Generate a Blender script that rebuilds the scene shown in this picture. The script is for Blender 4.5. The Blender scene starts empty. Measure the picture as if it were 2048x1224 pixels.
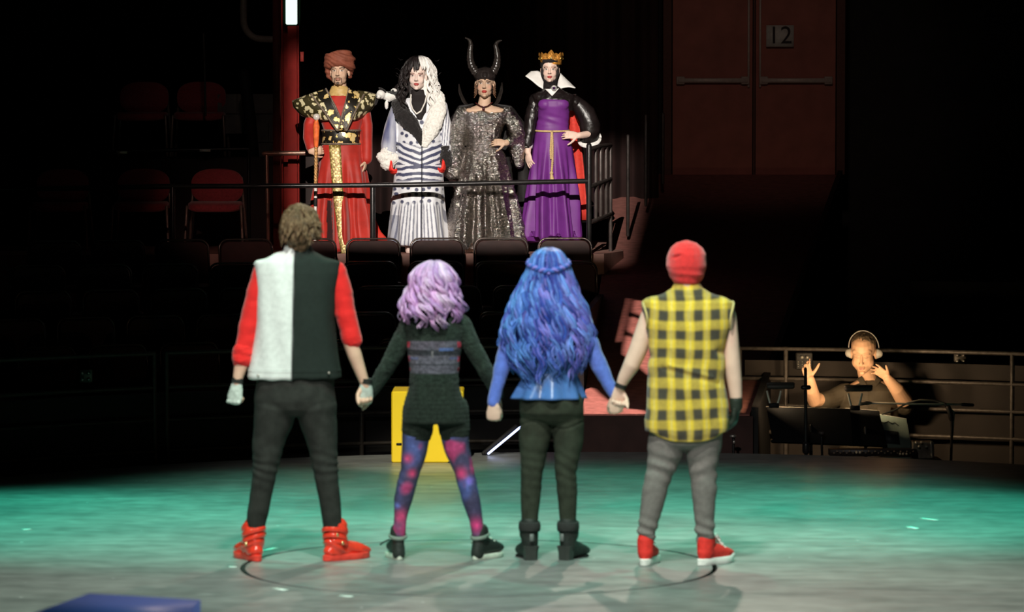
import bpy, math, random
import numpy as np
from math import sin, cos, tan, atan, atan2, pi, radians as rad
random.seed(7); np.random.seed(7)
C = bpy.context.scene.collection
# ------------------------------------------------------------------ camera
FPX, CX, CY, HORIZON, CAMH = 6900.0, 1024.0, 612.0, 300.0, 2.14
PITCH = atan((CY - HORIZON) / FPX)
cam_d = bpy.data.cameras.new('camera'); cam = bpy.data.objects.new('camera', cam_d); C.objects.link(cam)
cam.location = (0, 0, CAMH); cam.rotation_euler = (pi/2 - PITCH, 0, 0)
cam_d.sensor_width = 36; cam_d.lens = FPX / 2048 * 36; cam_d.clip_end = 200
cam_d.dof.use_dof = True; cam_d.dof.focus_distance = 30.5; cam_d.dof.aperture_fstop = 0.1213 / 0.032
bpy.context.scene.camera = cam
vs = bpy.context.scene.view_settings
vs.view_transform = 'Standard'; vs.look = 'None'; vs.gamma = 1; vs.use_curve_mapping = False; vs.exposure = 0
# ------------------------------------------------------------------ world and stage lighting
W = bpy.data.worlds.new('house_dark'); bpy.context.scene.world = W; W.use_nodes = True
W.node_tree.nodes['Background'].inputs[0].default_value = (.6, .75, .7, 1)
W.node_tree.nodes['Background'].inputs[1].default_value = 0.0006
def spot(name, loc, tgt, col, power, deg, blend=.3, size=.1):
    l = bpy.data.lights.new(name, 'SPOT'); o = bpy.data.objects.new(name, l); C.objects.link(o)
    l.color = col; l.energy = power; l.spot_size = rad(deg); l.spot_blend = blend; l.shadow_soft_size = size
    o.location = loc
    d = np.array(tgt, float) - np.array(loc, float)
    o.rotation_euler = (atan2(math.hypot(d[0], d[1]), -d[2]), 0, atan2(-d[0], d[1]))
    o.rotation_mode = 'XYZ'
    # euler: X tilts from straight down, Z turns
    return o
LIGHTS = dict(
  key_wash   = ((-2.2, 5, 8.5), (-.25, 17.9, .75), (1, .97, .93), 4000, 20, .6, .25),
  top_wash   = ((-.3, 11.6, 9.6), (-.2, 16.6, 0), (.97, 1, .90), 3500, 47, .75, .3),
  follow_spot= ((-1.2, 3.0, 10.0), (-.62, 31.1, 2.2), (1, .93, .84), 43000, 9.0, .05, .008),
  added_platform_fill = ((-1.0, 4.0, 9.5), (-2.3, 31.9, 1.6), (1, .62, .52), 24000, 4.7, 1, .1),  # added spot, brightens the red chairs and column at the left
  added_door_fill = ((1.0, 18.0, 8.0), (2.6, 37.5, 3.0), (1, .72, .6), 560, 16, .9, .3),  # added faint spot that lifts the double door out of the dark
  green_wash = ((.2, 22.5, 9.0), (.2, 20.3, 0), (.08, 1, .66), 2600, 46, .9, .2),
  green_band_left = ((-7.0, 22.0, 8.5), (-2.3, 19.8, 0), (.05, 1, .66), 5600, 27, .9, .2),
  green_band_right= ((7.0, 22.5, 8.5), (1.9, 19.9, 0), (.05, 1, .66), 5000, 25, .9, .2),
  green_front= ((.5, 14.5, 9.5), (.2, 15.6, 0), (.25, 1, .72), 1100, 62, .8, .3),
  warm_back  = ((1.8, 27.5, 8.5), (-.2, 16.0, 0), (1, .78, .66), 1700, 30, .5, .1),
  added_back_left_fill = ((-2.0, 25.0, 7.5), (-2.6, 34.4, 2.4), (1, .8, .7), 60, 16, 1, .2),  # added low spot, makes the block wall and upper chairs dimly visible
  added_box_spot = ((-1.5, 12.5, 9.0), (-.62, 23.6, .25), (1, .93, .75), 6500, 6.5, .6, .1),  # added spot that brightens the yellow box
  ramp_shaft = ((-2.6, 20.0, 8.0), (1.0, 26.8, .5), (1, .74, .66), 9500, 24, .1, .004),
)
for _k, _v in LIGHTS.items(): spot(_k, *_v)
# ------------------------------------------------------------------ pixel to place at a known distance
FW = np.array([0, cos(PITCH), -sin(PITCH)]); UP = np.array([0, sin(PITCH), cos(PITCH)])
def P(px, py, D):
    d = np.array([px - CX, 0, 0.]) + FPX * FW + (CY - py) * UP
    return np.array([0, 0, CAMH]) + d * (D / d[1])
def V(*a): return np.array(a, float)
def nrm(v): v = np.asarray(v, float); return v / (np.linalg.norm(v) + 1e-12)
def Rz(a): return np.array([[cos(a), -sin(a), 0], [sin(a), cos(a), 0], [0, 0, 1.]])
def Rx(a): return np.array([[1, 0, 0], [0, cos(a), -sin(a)], [0, sin(a), cos(a)]])
def Ry(a): return np.array([[cos(a), 0, sin(a)], [0, 1, 0], [-sin(a), 0, cos(a)]])
def vnoise(p, seed=0):
    p = np.asarray(p, float) + seed * 17.31; i = np.floor(p).astype(np.int64); f = p - i; f = f*f*(3-2*f)
    def h(a, b, c):
        n = (i[:, 0]+a)*73856093 ^ (i[:, 1]+b)*19349663 ^ (i[:, 2]+c)*83492791
        n = ((n ^ (n >> 13)) * 1274126177) & 0x7fffffff
        return ((n ^ (n >> 11)) % 10007) / 10007.
    x, y, z = f.T
    l = lambda a, b, t: a + (b-a)*t
    return l(l(l(h(0,0,0), h(1,0,0), x), l(h(0,1,0), h(1,1,0), x), y), l(l(h(0,0,1), h(1,0,1), x), l(h(0,1,1), h(1,1,1), x), y), z) * 2 - 1
def sstep(a, b, x): t = np.clip((x-a)/(b-a), 0, 1); return t*t*(3-2*t)
# ------------------------------------------------------------------ shape collector
class Shape:
    def __init__(s): s.v = []; s.f = []; s.c = []; s.cur = (1, 1, 1); s.n = 0
    def add(s, vs, fs, col=None):
        b = s.n; vs = np.asarray(vs, float); s.v.append(vs); s.n += len(vs)
        s.c.append(np.tile(np.array(col if col is not None else s.cur, float), (len(vs), 1)) if np.ndim(col if col is not None else s.cur) == 1 else np.asarray(col, float))
        s.f += [tuple(b + k for k in f) for f in fs]; return s
    def rings(s, rings, closed_caps=True, col=None):
        m = len(rings[0]); vs = np.concatenate(rings); fs = []
        for i in range(len(rings)-1):
            for j in range(m):
                a = i*m+j; b = i*m+(j+1) % m; fs.append((a, b, b+m, a+m))
        if closed_caps:
            fs.append(tuple(range(m-1, -1, -1))); fs.append(tuple((len(rings)-1)*m + j for j in range(m)))
        return s.add(vs, fs, col)
    def tube(s, pts, r, seg=12, ref=None, caps=True, col=None, rnd=True):
        pts = [np.asarray(p, float) for p in pts]; n = len(pts)
        if np.isscalar(r): r = [r]*n
        r = [(q, q) if np.isscalar(q) else q for q in r]
        if rnd:
            t0 = nrm(pts[0]-pts[1]); t1 = nrm(pts[-1]-pts[-2])
            def cap(p, t, q):
                m = min(q); return [(p + t*m*sin(a), (q[0]*cos(a), q[1]*cos(a))) for a in (rad(30), rad(60), rad(82))]
            a = cap(pts[0], t0, r[0])[::-1]; b = cap(pts[-1], t1, r[-1])
            pts = [x[0] for x in a] + pts + [x[0] for x in b]; r = [x[1] for x in a] + list(r) + [x[1] for x in b]; n = len(pts)
        ref = nrm(ref) if ref is not None else None; rings = []; prev = None
        for i in range(n):
            t = nrm(pts[min(i+1, n-1)] - pts[max(i-1, 0)])
            if ref is not None: u = ref - t*np.dot(ref, t)
            elif prev is not None: u = prev - t*np.dot(prev, t)
            else: u = np.cross(t, V(0, 0, 1) if abs(t[2]) < .9 else V(1, 0, 0))
            u = nrm(u); prev = u; w = np.cross(t, u)
            a = np.arange(seg)*2*pi/seg
            rings.append(pts[i] + np.outer(np.cos(a)*r[i][0], u) + np.outer(np.sin(a)*r[i][1], w))
        return s.rings(rings, caps, col)
    def ell(s, c, r, R=None, seg=16, col=None):
        r = (r, r, r) if np.isscalar(r) else r; rings = []
        a = np.arange(seg)*2*pi/seg
        for t in np.linspace(-pi/2+.12, pi/2-.12, max(6, seg//2)):
            p = np.stack([np.cos(a)*cos(t)*r[0], np.sin(a)*cos(t)*r[1], np.full(seg, sin(t)*r[2])], 1)
            if R is not None: p = p @ np.asarray(R).T
            rings.append(p + np.asarray(c))
        return s.rings(rings, True, col)
    def box(s, c, d, R=None, col=None, bev=0):
        x, y, z = np.asarray(d)/2.
        if bev:
            b = bev; rr = []
            for zz, q in ((-z, b), (-z+b, 0), (z-b, 0), (z, b)):
                X, Y = x-q, y-q; k = b if q == 0 else b*.4
                rr.append(V(0,0,zz) + np.array([[X-k,-Y,0],[X,-Y+k,0],[X,Y-k,0],[X-k,Y,0],[-X+k,Y,0],[-X,Y-k,0],[-X,-Y+k,0],[-X+k,-Y,0]]))
            if R is not None: rr = [q @ np.asarray(R).T for q in rr]
            return s.rings([q + np.asarray(c) for q in rr], True, col)
        p = np.array([[a*x, b*y, e*z] for e in (-1, 1) for a, b in ((-1,-1),(1,-1),(1,1),(-1,1))])
        if R is not None: p = p @ np.asarray(R).T
        return s.add(p + np.asarray(c), [(3,2,1,0),(4,5,6,7),(0,1,5,4),(1,2,6,5),(2,3,7,6),(3,0,4,7)], col)
    def loft(s, rows, seg=40, n=2.3, col=None):      # rows: centre, rx, ry  (horizontal rings)
        a = np.arange(seg)*2*pi/seg; e = 2./n
        ca = np.sign(np.cos(a))*np.abs(np.cos(a))**e; sa = np.sign(np.sin(a))*np.abs(np.sin(a))**e
        return s.rings([np.asarray(c) + np.stack([ca*rx, sa*ry, np.zeros(seg)], 1) for c, rx, ry in rows], True, col)
    def grid(s, G, thick=0, col=None, wrap=False):    # G[i][j] points, optional thickness
        G = np.asarray(G, float); m, n = G.shape[:2]
        fs = []
        for i in range(m-1):
            for j in range(n if wrap else n-1): fs.append((i*n+j, i*n+(j+1) % n, (i+1)*n+(j+1) % n, (i+1)*n+j))
        if not thick: return s.add(G.reshape(-1, 3), fs, col)
        du = np.gradient(G, axis=0); dv = np.gradient(G, axis=1); N = np.cross(du, dv); N /= np.linalg.norm(N, axis=2, keepdims=True)+1e-9
        A = (G + N*thick/2).reshape(-1, 3); B = (G - N*thick/2).reshape(-1, 3); k = m*n
        fs2 = [tuple(f[::-1]) for f in fs] + [tuple(x+k for x in f) for f in fs]
        edge = [(i, i+1) for i in range(n-1)] + [((m-1)*n+i+1, (m-1)*n+i) for i in range(n-1)]
        if not wrap: edge += [((i+1)*n, i*n) for i in range(m-1)] + [(i*n+n-1, (i+1)*n+n-1) for i in range(m-1)]
        else: edge += [(n-1, 0), ((m-1)*n, (m-1)*n+n-1)]
        fs2 += [(a, b, b+k, a+k) for a, b in edge]
        if col is not None and np.ndim(col) > 1: col = np.concatenate([np.asarray(col).reshape(-1, 3)]*2)
        return s.add(np.concatenate([A, B]), fs2, col)
ORI = {}
def origin(p): return ORI.get(p.name, V(0, 0, 0)) if p is not None else V(0, 0, 0)
def rawmesh(name, vs, fs, cs=None, smooth=True):
    me = bpy.data.meshes.new(name); me.from_pydata([tuple(v) for v in vs], [], fs)
    if cs is not None:
        at = me.color_attributes.new('Col', 'FLOAT_COLOR', 'POINT')
        at.data.foreach_set('color', np.concatenate([cs, np.ones((len(cs), 1))], 1).astype(np.float32).ravel())
    me.polygons.foreach_set('use_smooth', [smooth]*len(me.polygons)); me.update(); return me
def attach(o, parent, org=None):
    C.objects.link(o)
    if parent is not None: o.parent = parent; ORI[o.name] = origin(parent)
    else:
        o.location = tuple(org); ORI[o.name] = np.array(org, float)
def obj(name, sh, mat, parent=None, org=None, smooth=True, sharp=None):
    vs = np.concatenate(sh.v); cs = np.concatenate(sh.c)
    if parent is None and org is None: org = V(vs[:, 0].mean(), vs[:, 1].mean(), vs[:, 2].min())
    o0 = origin(parent) if parent is not None else np.asarray(org, float)
    me = rawmesh(name, vs - o0, sh.f, cs, smooth); me.materials.append(mat)
    if sharp: me.set_sharp_from_angle(angle=rad(sharp))
    o = bpy.data.objects.new(name, me); attach(o, parent, org); return o
def solid(name, sh, mat, parent=None, org=None, vox=.006, smooth=3, fn=None, col=None):
    """fuse every closed piece into one continuous skin, then shape and colour it point by point"""
    vs = np.concatenate(sh.v)
    if parent is None and org is None: org = V(vs[:, 0].mean(), vs[:, 1].mean(), vs[:, 2].min())
    o0 = origin(parent) if parent is not None else np.asarray(org, float)
    me = rawmesh('tmp', vs - o0, sh.f); t = bpy.data.objects.new('tmp', me); C.objects.link(t)
    m = t.modifiers.new('r', 'REMESH'); m.mode = 'VOXEL'; m.voxel_size = vox
    if smooth: m = t.modifiers.new('s', 'SMOOTH'); m.factor = .5; m.iterations = smooth
    dg = bpy.context.evaluated_depsgraph_get(); dg.update()
    m2 = bpy.data.meshes.new_from_object(t.evaluated_get(dg)); m2.name = name
    bpy.data.objects.remove(t); bpy.data.meshes.remove(me)
    n = len(m2.vertices); co = np.empty(n*3, np.float32); m2.vertices.foreach_get('co', co); co = co.reshape(-1, 3).astype(float)
    no = np.empty(n*3, np.float32); m2.vertex_normals.foreach_get('vector', no); no = no.reshape(-1, 3).astype(float)
    wc = co + o0
    if fn is not None:
        d = fn(wc, no); d = d[:, None]*no if d.ndim == 1 else d
        co = co + d; m2.vertices.foreach_set('co', co.astype(np.float32).ravel())
    if col is not None:
        cs = np.clip(col(wc, no), 0, 4)
        at = m2.color_attributes.new('Col', 'FLOAT_COLOR', 'POINT')
        at.data.foreach_set('color', np.concatenate([cs, np.ones((n, 1))], 1).astype(np.float32).ravel())
    m2.polygons.foreach_set('use_smooth', [True]*len(m2.polygons)); m2.update()
    m2.materials.clear(); m2.materials.append(mat)
    o = bpy.data.objects.new(name, m2); attach(o, parent, org); return o
def thing(name, loc, label, cat, group=None):
    o = bpy.data.objects.new(name, None); o.empty_display_size = .1; C.objects.link(o); o.location = tuple(loc)
    ORI[o.name] = np.array(loc, float); tag(o, label, cat, group); return o
def tag(o, label=None, cat=None, group=None, kind=None):
    if label: o['label'] = label
    if cat: o['category'] = cat
    if group: o['group'] = group
    if kind: o['kind'] = kind
    return o
def struct(name, sh, mat, parent=None, org=None, sharp=30):
    o = obj(name, sh, mat, parent, org if (org is not None or parent is not None) else None, sharp=sharp)
    if parent is None: o['kind'] = 'structure'
    return o
def dup(t, loc, parent=None, rz=0):
    c = t.copy(); C.objects.link(c)
    if parent is None: c.location = tuple(loc); c.rotation_euler = (0, 0, rz)
    else: c.parent = parent
    for ch in list(t.children): dup(ch, None, c)
    return c
# ------------------------------------------------------------------ materials
MATS = {}
def mat(name, col=(.5, .5, .5), rough=.6, metal=0, attr=False, var=.12, scale=30, bump=0, bscale=None, sheen=0, spec=.3, emit=0, coat=0, sss=0, stretch=None, aniso=None):
    if name in MATS: return MATS[name]
    m = bpy.data.materials.new(name); m.use_nodes = True; nt = m.node_tree; N = nt.nodes; L = nt.links
    b = N['Principled BSDF']
    tc = N.new('ShaderNodeTexCoord'); mp = N.new('ShaderNodeMapping'); L.new(tc.outputs['Object'], mp.inputs[0])
    if stretch: mp.inputs['Scale'].default_value = stretch
    nz = N.new('ShaderNodeTexNoise'); nz.inputs['Scale'].default_value = scale; nz.inputs['Detail'].default_value = 4; L.new(mp.outputs[0], nz.inputs[0])
    mr = N.new('ShaderNodeMapRange'); mr.inputs[3].default_value = 1-var; mr.inputs[4].default_value = 1+var; mr.inputs[1].default_value = .3; mr.inputs[2].default_value = .7
    L.new(nz.outputs[0], mr.inputs[0])
    mx = N.new('ShaderNodeMix'); mx.data_type = 'RGBA'; mx.blend_type = 'MULTIPLY'; mx.inputs[0].default_value = 1
    if attr:
        a = N.new('ShaderNodeVertexColor'); a.layer_name = 'Col'; L.new(a.outputs[0], mx.inputs[6])
    else: mx.inputs[6].default_value = (*col, 1)
    L.new(mr.outputs[0], mx.inputs[7]); L.new(mx.outputs[2], b.inputs['Base Color'])
    b.inputs['Roughness'].default_value = rough; b.inputs['Metallic'].default_value = metal; b.inputs['Specular IOR Level'].default_value = spec
    if sheen: b.inputs['Sheen Weight'].default_value = sheen
    if coat: b.inputs['Coat Weight'].default_value = coat; b.inputs['Coat Roughness'].default_value = .15
    if sss: b.inputs['Subsurface Weight'].default_value = sss; b.inputs['Subsurface Scale'].default_value = .01
    if emit:
        L.new(mx.outputs[2], b.inputs['Emission Color']); b.inputs['Emission Strength'].default_value = emit
    if bump:
        bz = N.new('ShaderNodeTexNoise'); bz.inputs['Scale'].default_value = bscale or scale*3; bz.inputs['Detail'].default_value = 5; L.new(mp.outputs[0], bz.inputs[0])
        bp = N.new('ShaderNodeBump'); bp.inputs['Strength'].default_value = bump; bp.inputs['Distance'].default_value = .01
        L.new(bz.outputs[0], bp.inputs['Height']); L.new(bp.outputs[0], b.inputs['Normal'])
    MATS[name] = m; return m
# ------------------------------------------------------------------ the place: thrust stage, raked seats, platform, ramp, doors
SC = V(.55, 19.52, 0); SR = 4.88                      # stage centre and radius
TC = V(-.17, 17.68, 0); TR = 1.226                    # turntable
M_DARK = mat('matte_black_paint', (.012, .011, .011), .7, var=.3, scale=6)
M_STEP = mat('dark_brown_tier_paint', (.03, .02, .018), .8, var=.3, scale=4)
M_CARPET = mat('dark_red_floor_paint', (.36, .14, .115), .75, var=.25, scale=14, bump=.1)
M_PLAT = mat('platform_floor_paint', (.42, .22, .18), .6, var=.25, scale=5, bump=.05)
M_PIPE = mat('black_pipe_paint', (.02, .018, .018), .3, metal=.3, var=.3, scale=20)
M_PIPE2 = mat('worn_dark_pipe_paint', (.07, .055, .05), .38, metal=.3, var=.35, scale=12)
M_REDSTEEL = mat('red_steel_paint', (.25, .016, .012), .6, var=.2, scale=7, bump=.03, spec=.08)
M_BLOCK = mat('painted_cinder_block', (.16, .14, .13), .85, var=.25, scale=8, bump=.3)
M_DRAPE = mat('black_red_drape', (.02, .008, .007), .9, var=.3, scale=3)
M_DOOR = mat('brown_door_paint', (.34, .10, .075), .55, var=.15, scale=5)
M_STEEL = mat('brushed_steel', (.55, .5, .45), .35, metal=.8, var=.1, scale=40)
def annulus(sh, c, r0, r1, z, seg=160, a0=0, a1=2*pi, z0=None):
    """flat ring (or disc when r0 is 0) with an underside"""
    full = abs(a1-a0-2*pi) < 1e-6; n = seg if full else seg+1
    t = a0 + (a1-a0)*np.arange(n)/seg
    z0 = z-.04 if z0 is None else z0
    ring = lambda r, zz: np.stack([c[0]+r*np.sin(t), c[1]+r*np.cos(t), np.full(n, zz)], 1)
    G = [ring(r1, z0), ring(r1, z), ring(r0, z), ring(r0, z0), ring(r1, z0)]
    G = np.array(G); sh.grid(G, wrap=full)
    if not full:
        k = sh.n - 5*n
        sh.f += [(k, k+n, k+2*n, k+3*n), (k+3*n+n-1, k+2*n+n-1, k+n+n-1, k+n-1)]
    return sh
def stage_material():
    m = bpy.data.materials.new('stage_floor_paint'); m.use_nodes = True; N = m.node_tree.nodes; L = m.node_tree.links
    b = N['Principled BSDF']; tc = N.new('ShaderNodeTexCoord')
    def noise(sc, stretch, det=4, w=0):
        mp = N.new('ShaderNodeMapping'); mp.inputs['Scale'].default_value = stretch; mp.inputs['Rotation'].default_value = (0, 0, w)
        L.new(tc.outputs['Object'], mp.inputs[0]); nz = N.new('ShaderNodeTexNoise'); nz.inputs['Scale'].default_value = sc; nz.inputs['Detail'].default_value = det
        L.new(mp.outputs[0], nz.inputs[0]); return nz.outputs[0]
    def ramp(src, a, b_, c0, c1):
        r = N.new('ShaderNodeValToRGB'); r.color_ramp.elements[0].position = a; r.color_ramp.elements[1].position = b_
        r.color_ramp.elements[0].color = (*c0, 1); r.color_ramp.elements[1].color = (*c1, 1); L.new(src, r.inputs[0]); return r.outputs[0]
    def mix(bl, f, a, c):
        x = N.new('ShaderNodeMix'); x.data_type = 'RGBA'; x.blend_type = bl; x.inputs[0].default_value = f; L.new(a, x.inputs[6]); L.new(c, x.inputs[7]); return x.outputs[2]
    base = ramp(noise(1.1, (.6, 1, 1)), .3, .75, (.16, .17, .165), (.30, .31, .295))
    mott = ramp(noise(7, (1, 1, 1), 6), .3, .7, (.78, .78, .78), (1.15, 1.15, 1.15))
    c = mix('MULTIPLY', 1, base, mott)
    for w, th, st in ((.4, .735, (.8, 9, 1)), (-.5, .74, (1, 12, 1)), (1.2, .75, (.7, 10, 1))):
        c = mix('ADD', .35, c, ramp(noise(1.6, st, 5, w), th-.03, th+.03, (0, 0, 0), (1, 1, 1)))
    vor = N.new('ShaderNodeTexVoronoi'); vor.inputs['Scale'].default_value = 3.2; L.new(tc.outputs['Object'], vor.inputs[0])
    c = mix('ADD', .5, c, ramp(vor.outputs['Distance'], .022, .034, (1, 1, 1), (0, 0, 0)))
    L.new(c, b.inputs['Base Color'])
    rr = ramp(noise(4, (.5, 2, 1)), .3, .7, (.30, .30, .30), (.46, .46, .46)); L.new(rr, b.inputs['Roughness'])
    b.inputs['Specular IOR Level'].default_value = .6
    bp = N.new('ShaderNodeBump'); bp.inputs['Strength'].default_value = .12; bp.inputs['Distance'].default_value = .004
    L.new(noise(60, (1, 1, 1)), bp.inputs['Height']); L.new(bp.outputs[0], b.inputs['Normal']); return m
M_STAGE = stage_material()
# stage deck with a round hole for the turntable
a = np.arange(240)*2*pi/240; dv = np.stack([np.sin(a), np.cos(a)], 1)
inner = TC[:2] + dv*TR
rel = inner - SC[:2]; ang = np.arctan2(rel[:, 0], rel[:, 1])
out = []
for i in range(240):      # cast from the turntable centre through the hole to the stage rim
    o_ = TC[:2]-SC[:2]; d_ = dv[i]; b_ = np.dot(o_, d_); t_ = -b_ + math.sqrt(b_*b_ - (np.dot(o_, o_) - SR*SR)); out.append(TC[:2] + d_*t_)
out = np.array(out); z3 = lambda q, z: np.concatenate([q, np.full((len(q), 1), z)], 1)
s = Shape(); s.grid(np.array([z3(inner, -.06), z3(inner, 0), z3((inner*2+out)/3, 0), z3((inner+2*out)/3, 0), z3(out, 0), z3(out, -.05)]), wrap=True)
o = obj('stage_deck', s, M_STAGE, org=(SC[0], SC[1], 0), sharp=30); tag(o, kind='structure')
s = Shape(); ring = lambda r, zz: np.concatenate([TC[:2]+dv*r, np.full((240, 1), zz)], 1)
s.rings([ring(TR-.026, -.06), ring(TR-.026, 0), ring(TR*.5, 0), ring(.05, 0)])
tag(obj('turntable_disc', s, M_STAGE, org=(TC[0], TC[1], 0), sharp=30), kind='structure')
s = Shape(); s.rings([ring(TR+.05, -.075), ring(TR+.05, -.062)])
tag(obj('turntable_pit', s, M_DARK, org=(TC[0], TC[1], -.07)), kind='structure')
s = Shape(); c2 = lambda r, zz: np.concatenate([SC[:2]+dv*r, np.full((240, 1), zz)], 1)
s.rings([c2(SR-.02, -.6), c2(SR-.02, -.05)], closed_caps=False)
tag(obj('stage_skirt', s, M_DARK, org=(SC[0], SC[1], -.6)), kind='structure')
s = Shape(); s.box((0, 20, -.65), (26, 44, .1)); struct('floor', s, M_DARK, org=(0, 20, -.65))
# ramp to the doors: radial from the stage
RA = V(.50, 24.62, .25); RB = V(1.70, 24.62, .25); RC = V(3.50, 37.2, 1.87); RD = V(1.12, 37.2, 1.87)
s = Shape(); pts = [RA, RB, RC, RD]; s.add(pts + [p*V(1, 1, 0)+V(0, 0, -.6) for p in pts], [(0,1,2,3),(7,6,5,4),(0,4,5,1),(1,5,6,2),(2,6,7,3),(3,7,4,0)])
struct('ramp', s, M_CARPET)
s = Shape(); s.box((1.1, 24.59, -.19), (1.24, .05, .86)); struct('ramp_riser', s, mat('dark_red_brown_riser', (.055, .024, .02), .7, var=.2, scale=8))
s = Shape(); e_ = V(.012, 0, 0); w4 = [RB+e_+V(0, 0, .05), RC+e_+V(0, 0, .05), RC+e_+V(.05, 0, .05), RB+e_+V(.05, 0, .05)]; s.add([V(q[0], q[1], -.6) for q in w4]+w4, [(3,2,1,0),(4,5,6,7),(0,1,5,4),(1,2,6,5),(2,3,7,6),(3,0,4,7)]); struct('added_ramp_side_shade', s, M_DARK)  # added dark panel, keeps the reddish lit ramp side in shade
# landing in front of doors
s = Shape(); s.box((2.31, 38.2, 1.37), (2.4, 2.0, 1.0)); struct('landing', s, M_CARPET)
# seating tiers: arcs round the stage, left of the ramp and right of it
def arcr(D): return D - SC[1]
SEATD = [30.25, 29.38, 28.52, 27.66, 26.8]; TZ = [.53, .352, .175, 0, -.17]
AL0, AL1 = rad(-78), rad(-1.2)
AR0, AR1 = rad(15.5), rad(80)
for i in range(5):
    r0 = arcr(SEATD[i]) - .52; r1 = r0 + .90 if i else r0 + .62
    s = Shape(); annulus(s, SC, r0, r1, TZ[i], 90, AL0, AL1, -.6); struct('seating_tier', s, M_STEP, org=(SC[0], SC[1], -.6))
    s = Shape(); annulus(s, SC, r0, r1, TZ[i], 90, AR0, AR1, -.6); struct('seating_tier', s, M_DARK, org=(SC[0], SC[1], -.6))
s = Shape(); annulus(s, SC, arcr(30.3)+.15, arcr(30.3)+6.5, 1.0, 90, AR0, AR1, -.6); struct('seating_tier', s, M_DARK, org=(SC[0], SC[1], -.6))
# end wall of the seating block beside the ramp
s = Shape(); s.box((.66, 28.0, .15), (.05, 5.0, 1.5), Rz(rad(-3.5))); struct('wall_aisle', s, M_DARK)
# raised platform the four costumed players stand on: front edge straight, right end cut off by the ramp
PZ = 1.216
pl = [V(-7.2, 29.2, PZ), V(-4.2, 30.35, PZ), V(-2.4, 30.72, PZ), V(.82, 30.72, PZ), V(1.02, 31.6, PZ), V(.98, 35.2, PZ), V(-7.2, 35.2, PZ)]
s = Shape(); k = len(pl); s.add(pl + [p*V(1, 1, 0)+V(0, 0, -.6) for p in pl], [tuple(range(k)), tuple(range(2*k-1, k-1, -1))] + [(i, i+k, (i+1) % k + k, (i+1) % k) for i in range(k)])
struct('platform', s, M_PLAT)
s = Shape(); s.box((-4.55, 35.0, 1.5), (5.6, 3.0, 1.15)); struct('upper_platform', s, M_STEP)
# walls and drapes
s = Shape(); s.box((0, 39.3, 3), (24, .2, 8)); struct('wall_back', s, M_DARK)
s = Shape(); s.box((-11, 22, 3), (.2, 36, 8)); struct('wall_left', s, M_DARK)
s = Shape(); s.box((11, 22, 3), (.2, 36, 8)); struct('wall_right', s, M_DARK)
G = []
for z in np.linspace(PZ, 5.6, 6): G.append([V(x, 35.5 + .07*sin(x*17)+.03*sin(x*41), z) for x in np.linspace(-2.25, 1.5, 220)])
s = Shape(); s.grid(G, .02); tag(obj('stage_drape', s, M_DRAPE), 'tall black-red pleated drape hanging behind the costumed players', 'curtain')
# ------------------------------------------------------------------ unseen plates added to shape the beams of two spotlights
def beam_mask(nm, L, holes, k, grow):
    """flat plate at fraction k of the throw, cut so that light leaves only through the holes"""
    from mathutils.geometry import delaunay_2d_cdt
    from mathutils import Vector
    L = V(*L); pts3 = [[L + (q-L)*k for q in h] for h in holes]; allq = np.concatenate(pts3); c = allq.mean(0)
    nn = nrm(c-L); ux = nrm(np.cross(nn, V(0, 0, 1))); uy = np.cross(ux, nn); dd = np.dot(c-L, nn)
    to2 = lambda q: (lambda w: (np.dot(w, ux), np.dot(w, uy)))(L + (q-L)*dd/np.dot(q-L, nn) - c)
    P2 = [[to2(q) for q in h] for h in pts3]; a2 = np.array([p for h in P2 for p in h]); r = grow
    outer = [(-r, -r), (r, -r), (r, r), (-r, r)]; vs_, ed = list(outer), [(0, 1), (1, 2), (2, 3), (3, 0)]
    for h in P2:
        b = len(vs_); vs_ += h; ed += [(b+i, b+(i+1) % len(h)) for i in range(len(h))]
    ov, oe, of, *_ = delaunay_2d_cdt([Vector(v) for v in vs_], ed, [], 0, 1e-6)
    def inside(p, h):
        c_ = False
        for i in range(len(h)):
            (x1, y1), (x2, y2) = h[i], h[i-1]
            if (y1 > p[1]) != (y2 > p[1]) and p[0] < (x2-x1)*(p[1]-y1)/(y2-y1)+x1: c_ = not c_
        return c_
    fs = [f for f in of if not any(inside(sum((ov[i] for i in f), Vector((0, 0)))/3, h) for h in P2)]
    s = Shape(); s.add([c + ux*v[0] + uy*v[1] for v in ov], [tuple(f) for f in fs]); tag(obj(nm, s, M_DARK, smooth=False), kind='structure')
FS = LIGHTS['follow_spot'][0]
beam_mask('added_beam_mask', FS, [[P(583, 60, 31.1), P(1236, 60, 31.1), P(1238, 300, 31.1), P(1238, 503, 30.9), P(600, 508, 30.8), P(583, 300, 31.1)]], .05, .28)  # added plate, keeps the follow spot off the seats and most of the column
def on_ramp(px, py):
    d = P(px, py, 25.)-V(0, 0, CAMH); n_ = nrm(np.cross(RB-RA, RD-RA)); t_ = np.dot(RA-V(0, 0, CAMH), n_)/np.dot(d, n_); return V(0, 0, CAMH)+d*t_
RSH = [[(1256, 597), (1259, 597), (1239, 684), (1235, 684)], [(1269, 600), (1290, 603), (1290, 634), (1281, 631), (1265, 624)], [(1261, 633), (1290, 642), (1290, 677), (1269, 670), (1256, 661)],
       [(1252, 670), (1304, 692), (1302, 752), (1296, 748), (1247, 708), (1247, 700)], [(1150, 765), (1186, 777), (1214, 800), (1248, 816), (1287, 821), (1300, 828), (1150, 828)]]
beam_mask('added_beam_mask', LIGHTS['ramp_shaft'][0], [[on_ramp(*q) for q in h] for h in RSH], .12, .6)  # added plate, its holes give the lit patches on the ramp their shape
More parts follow.
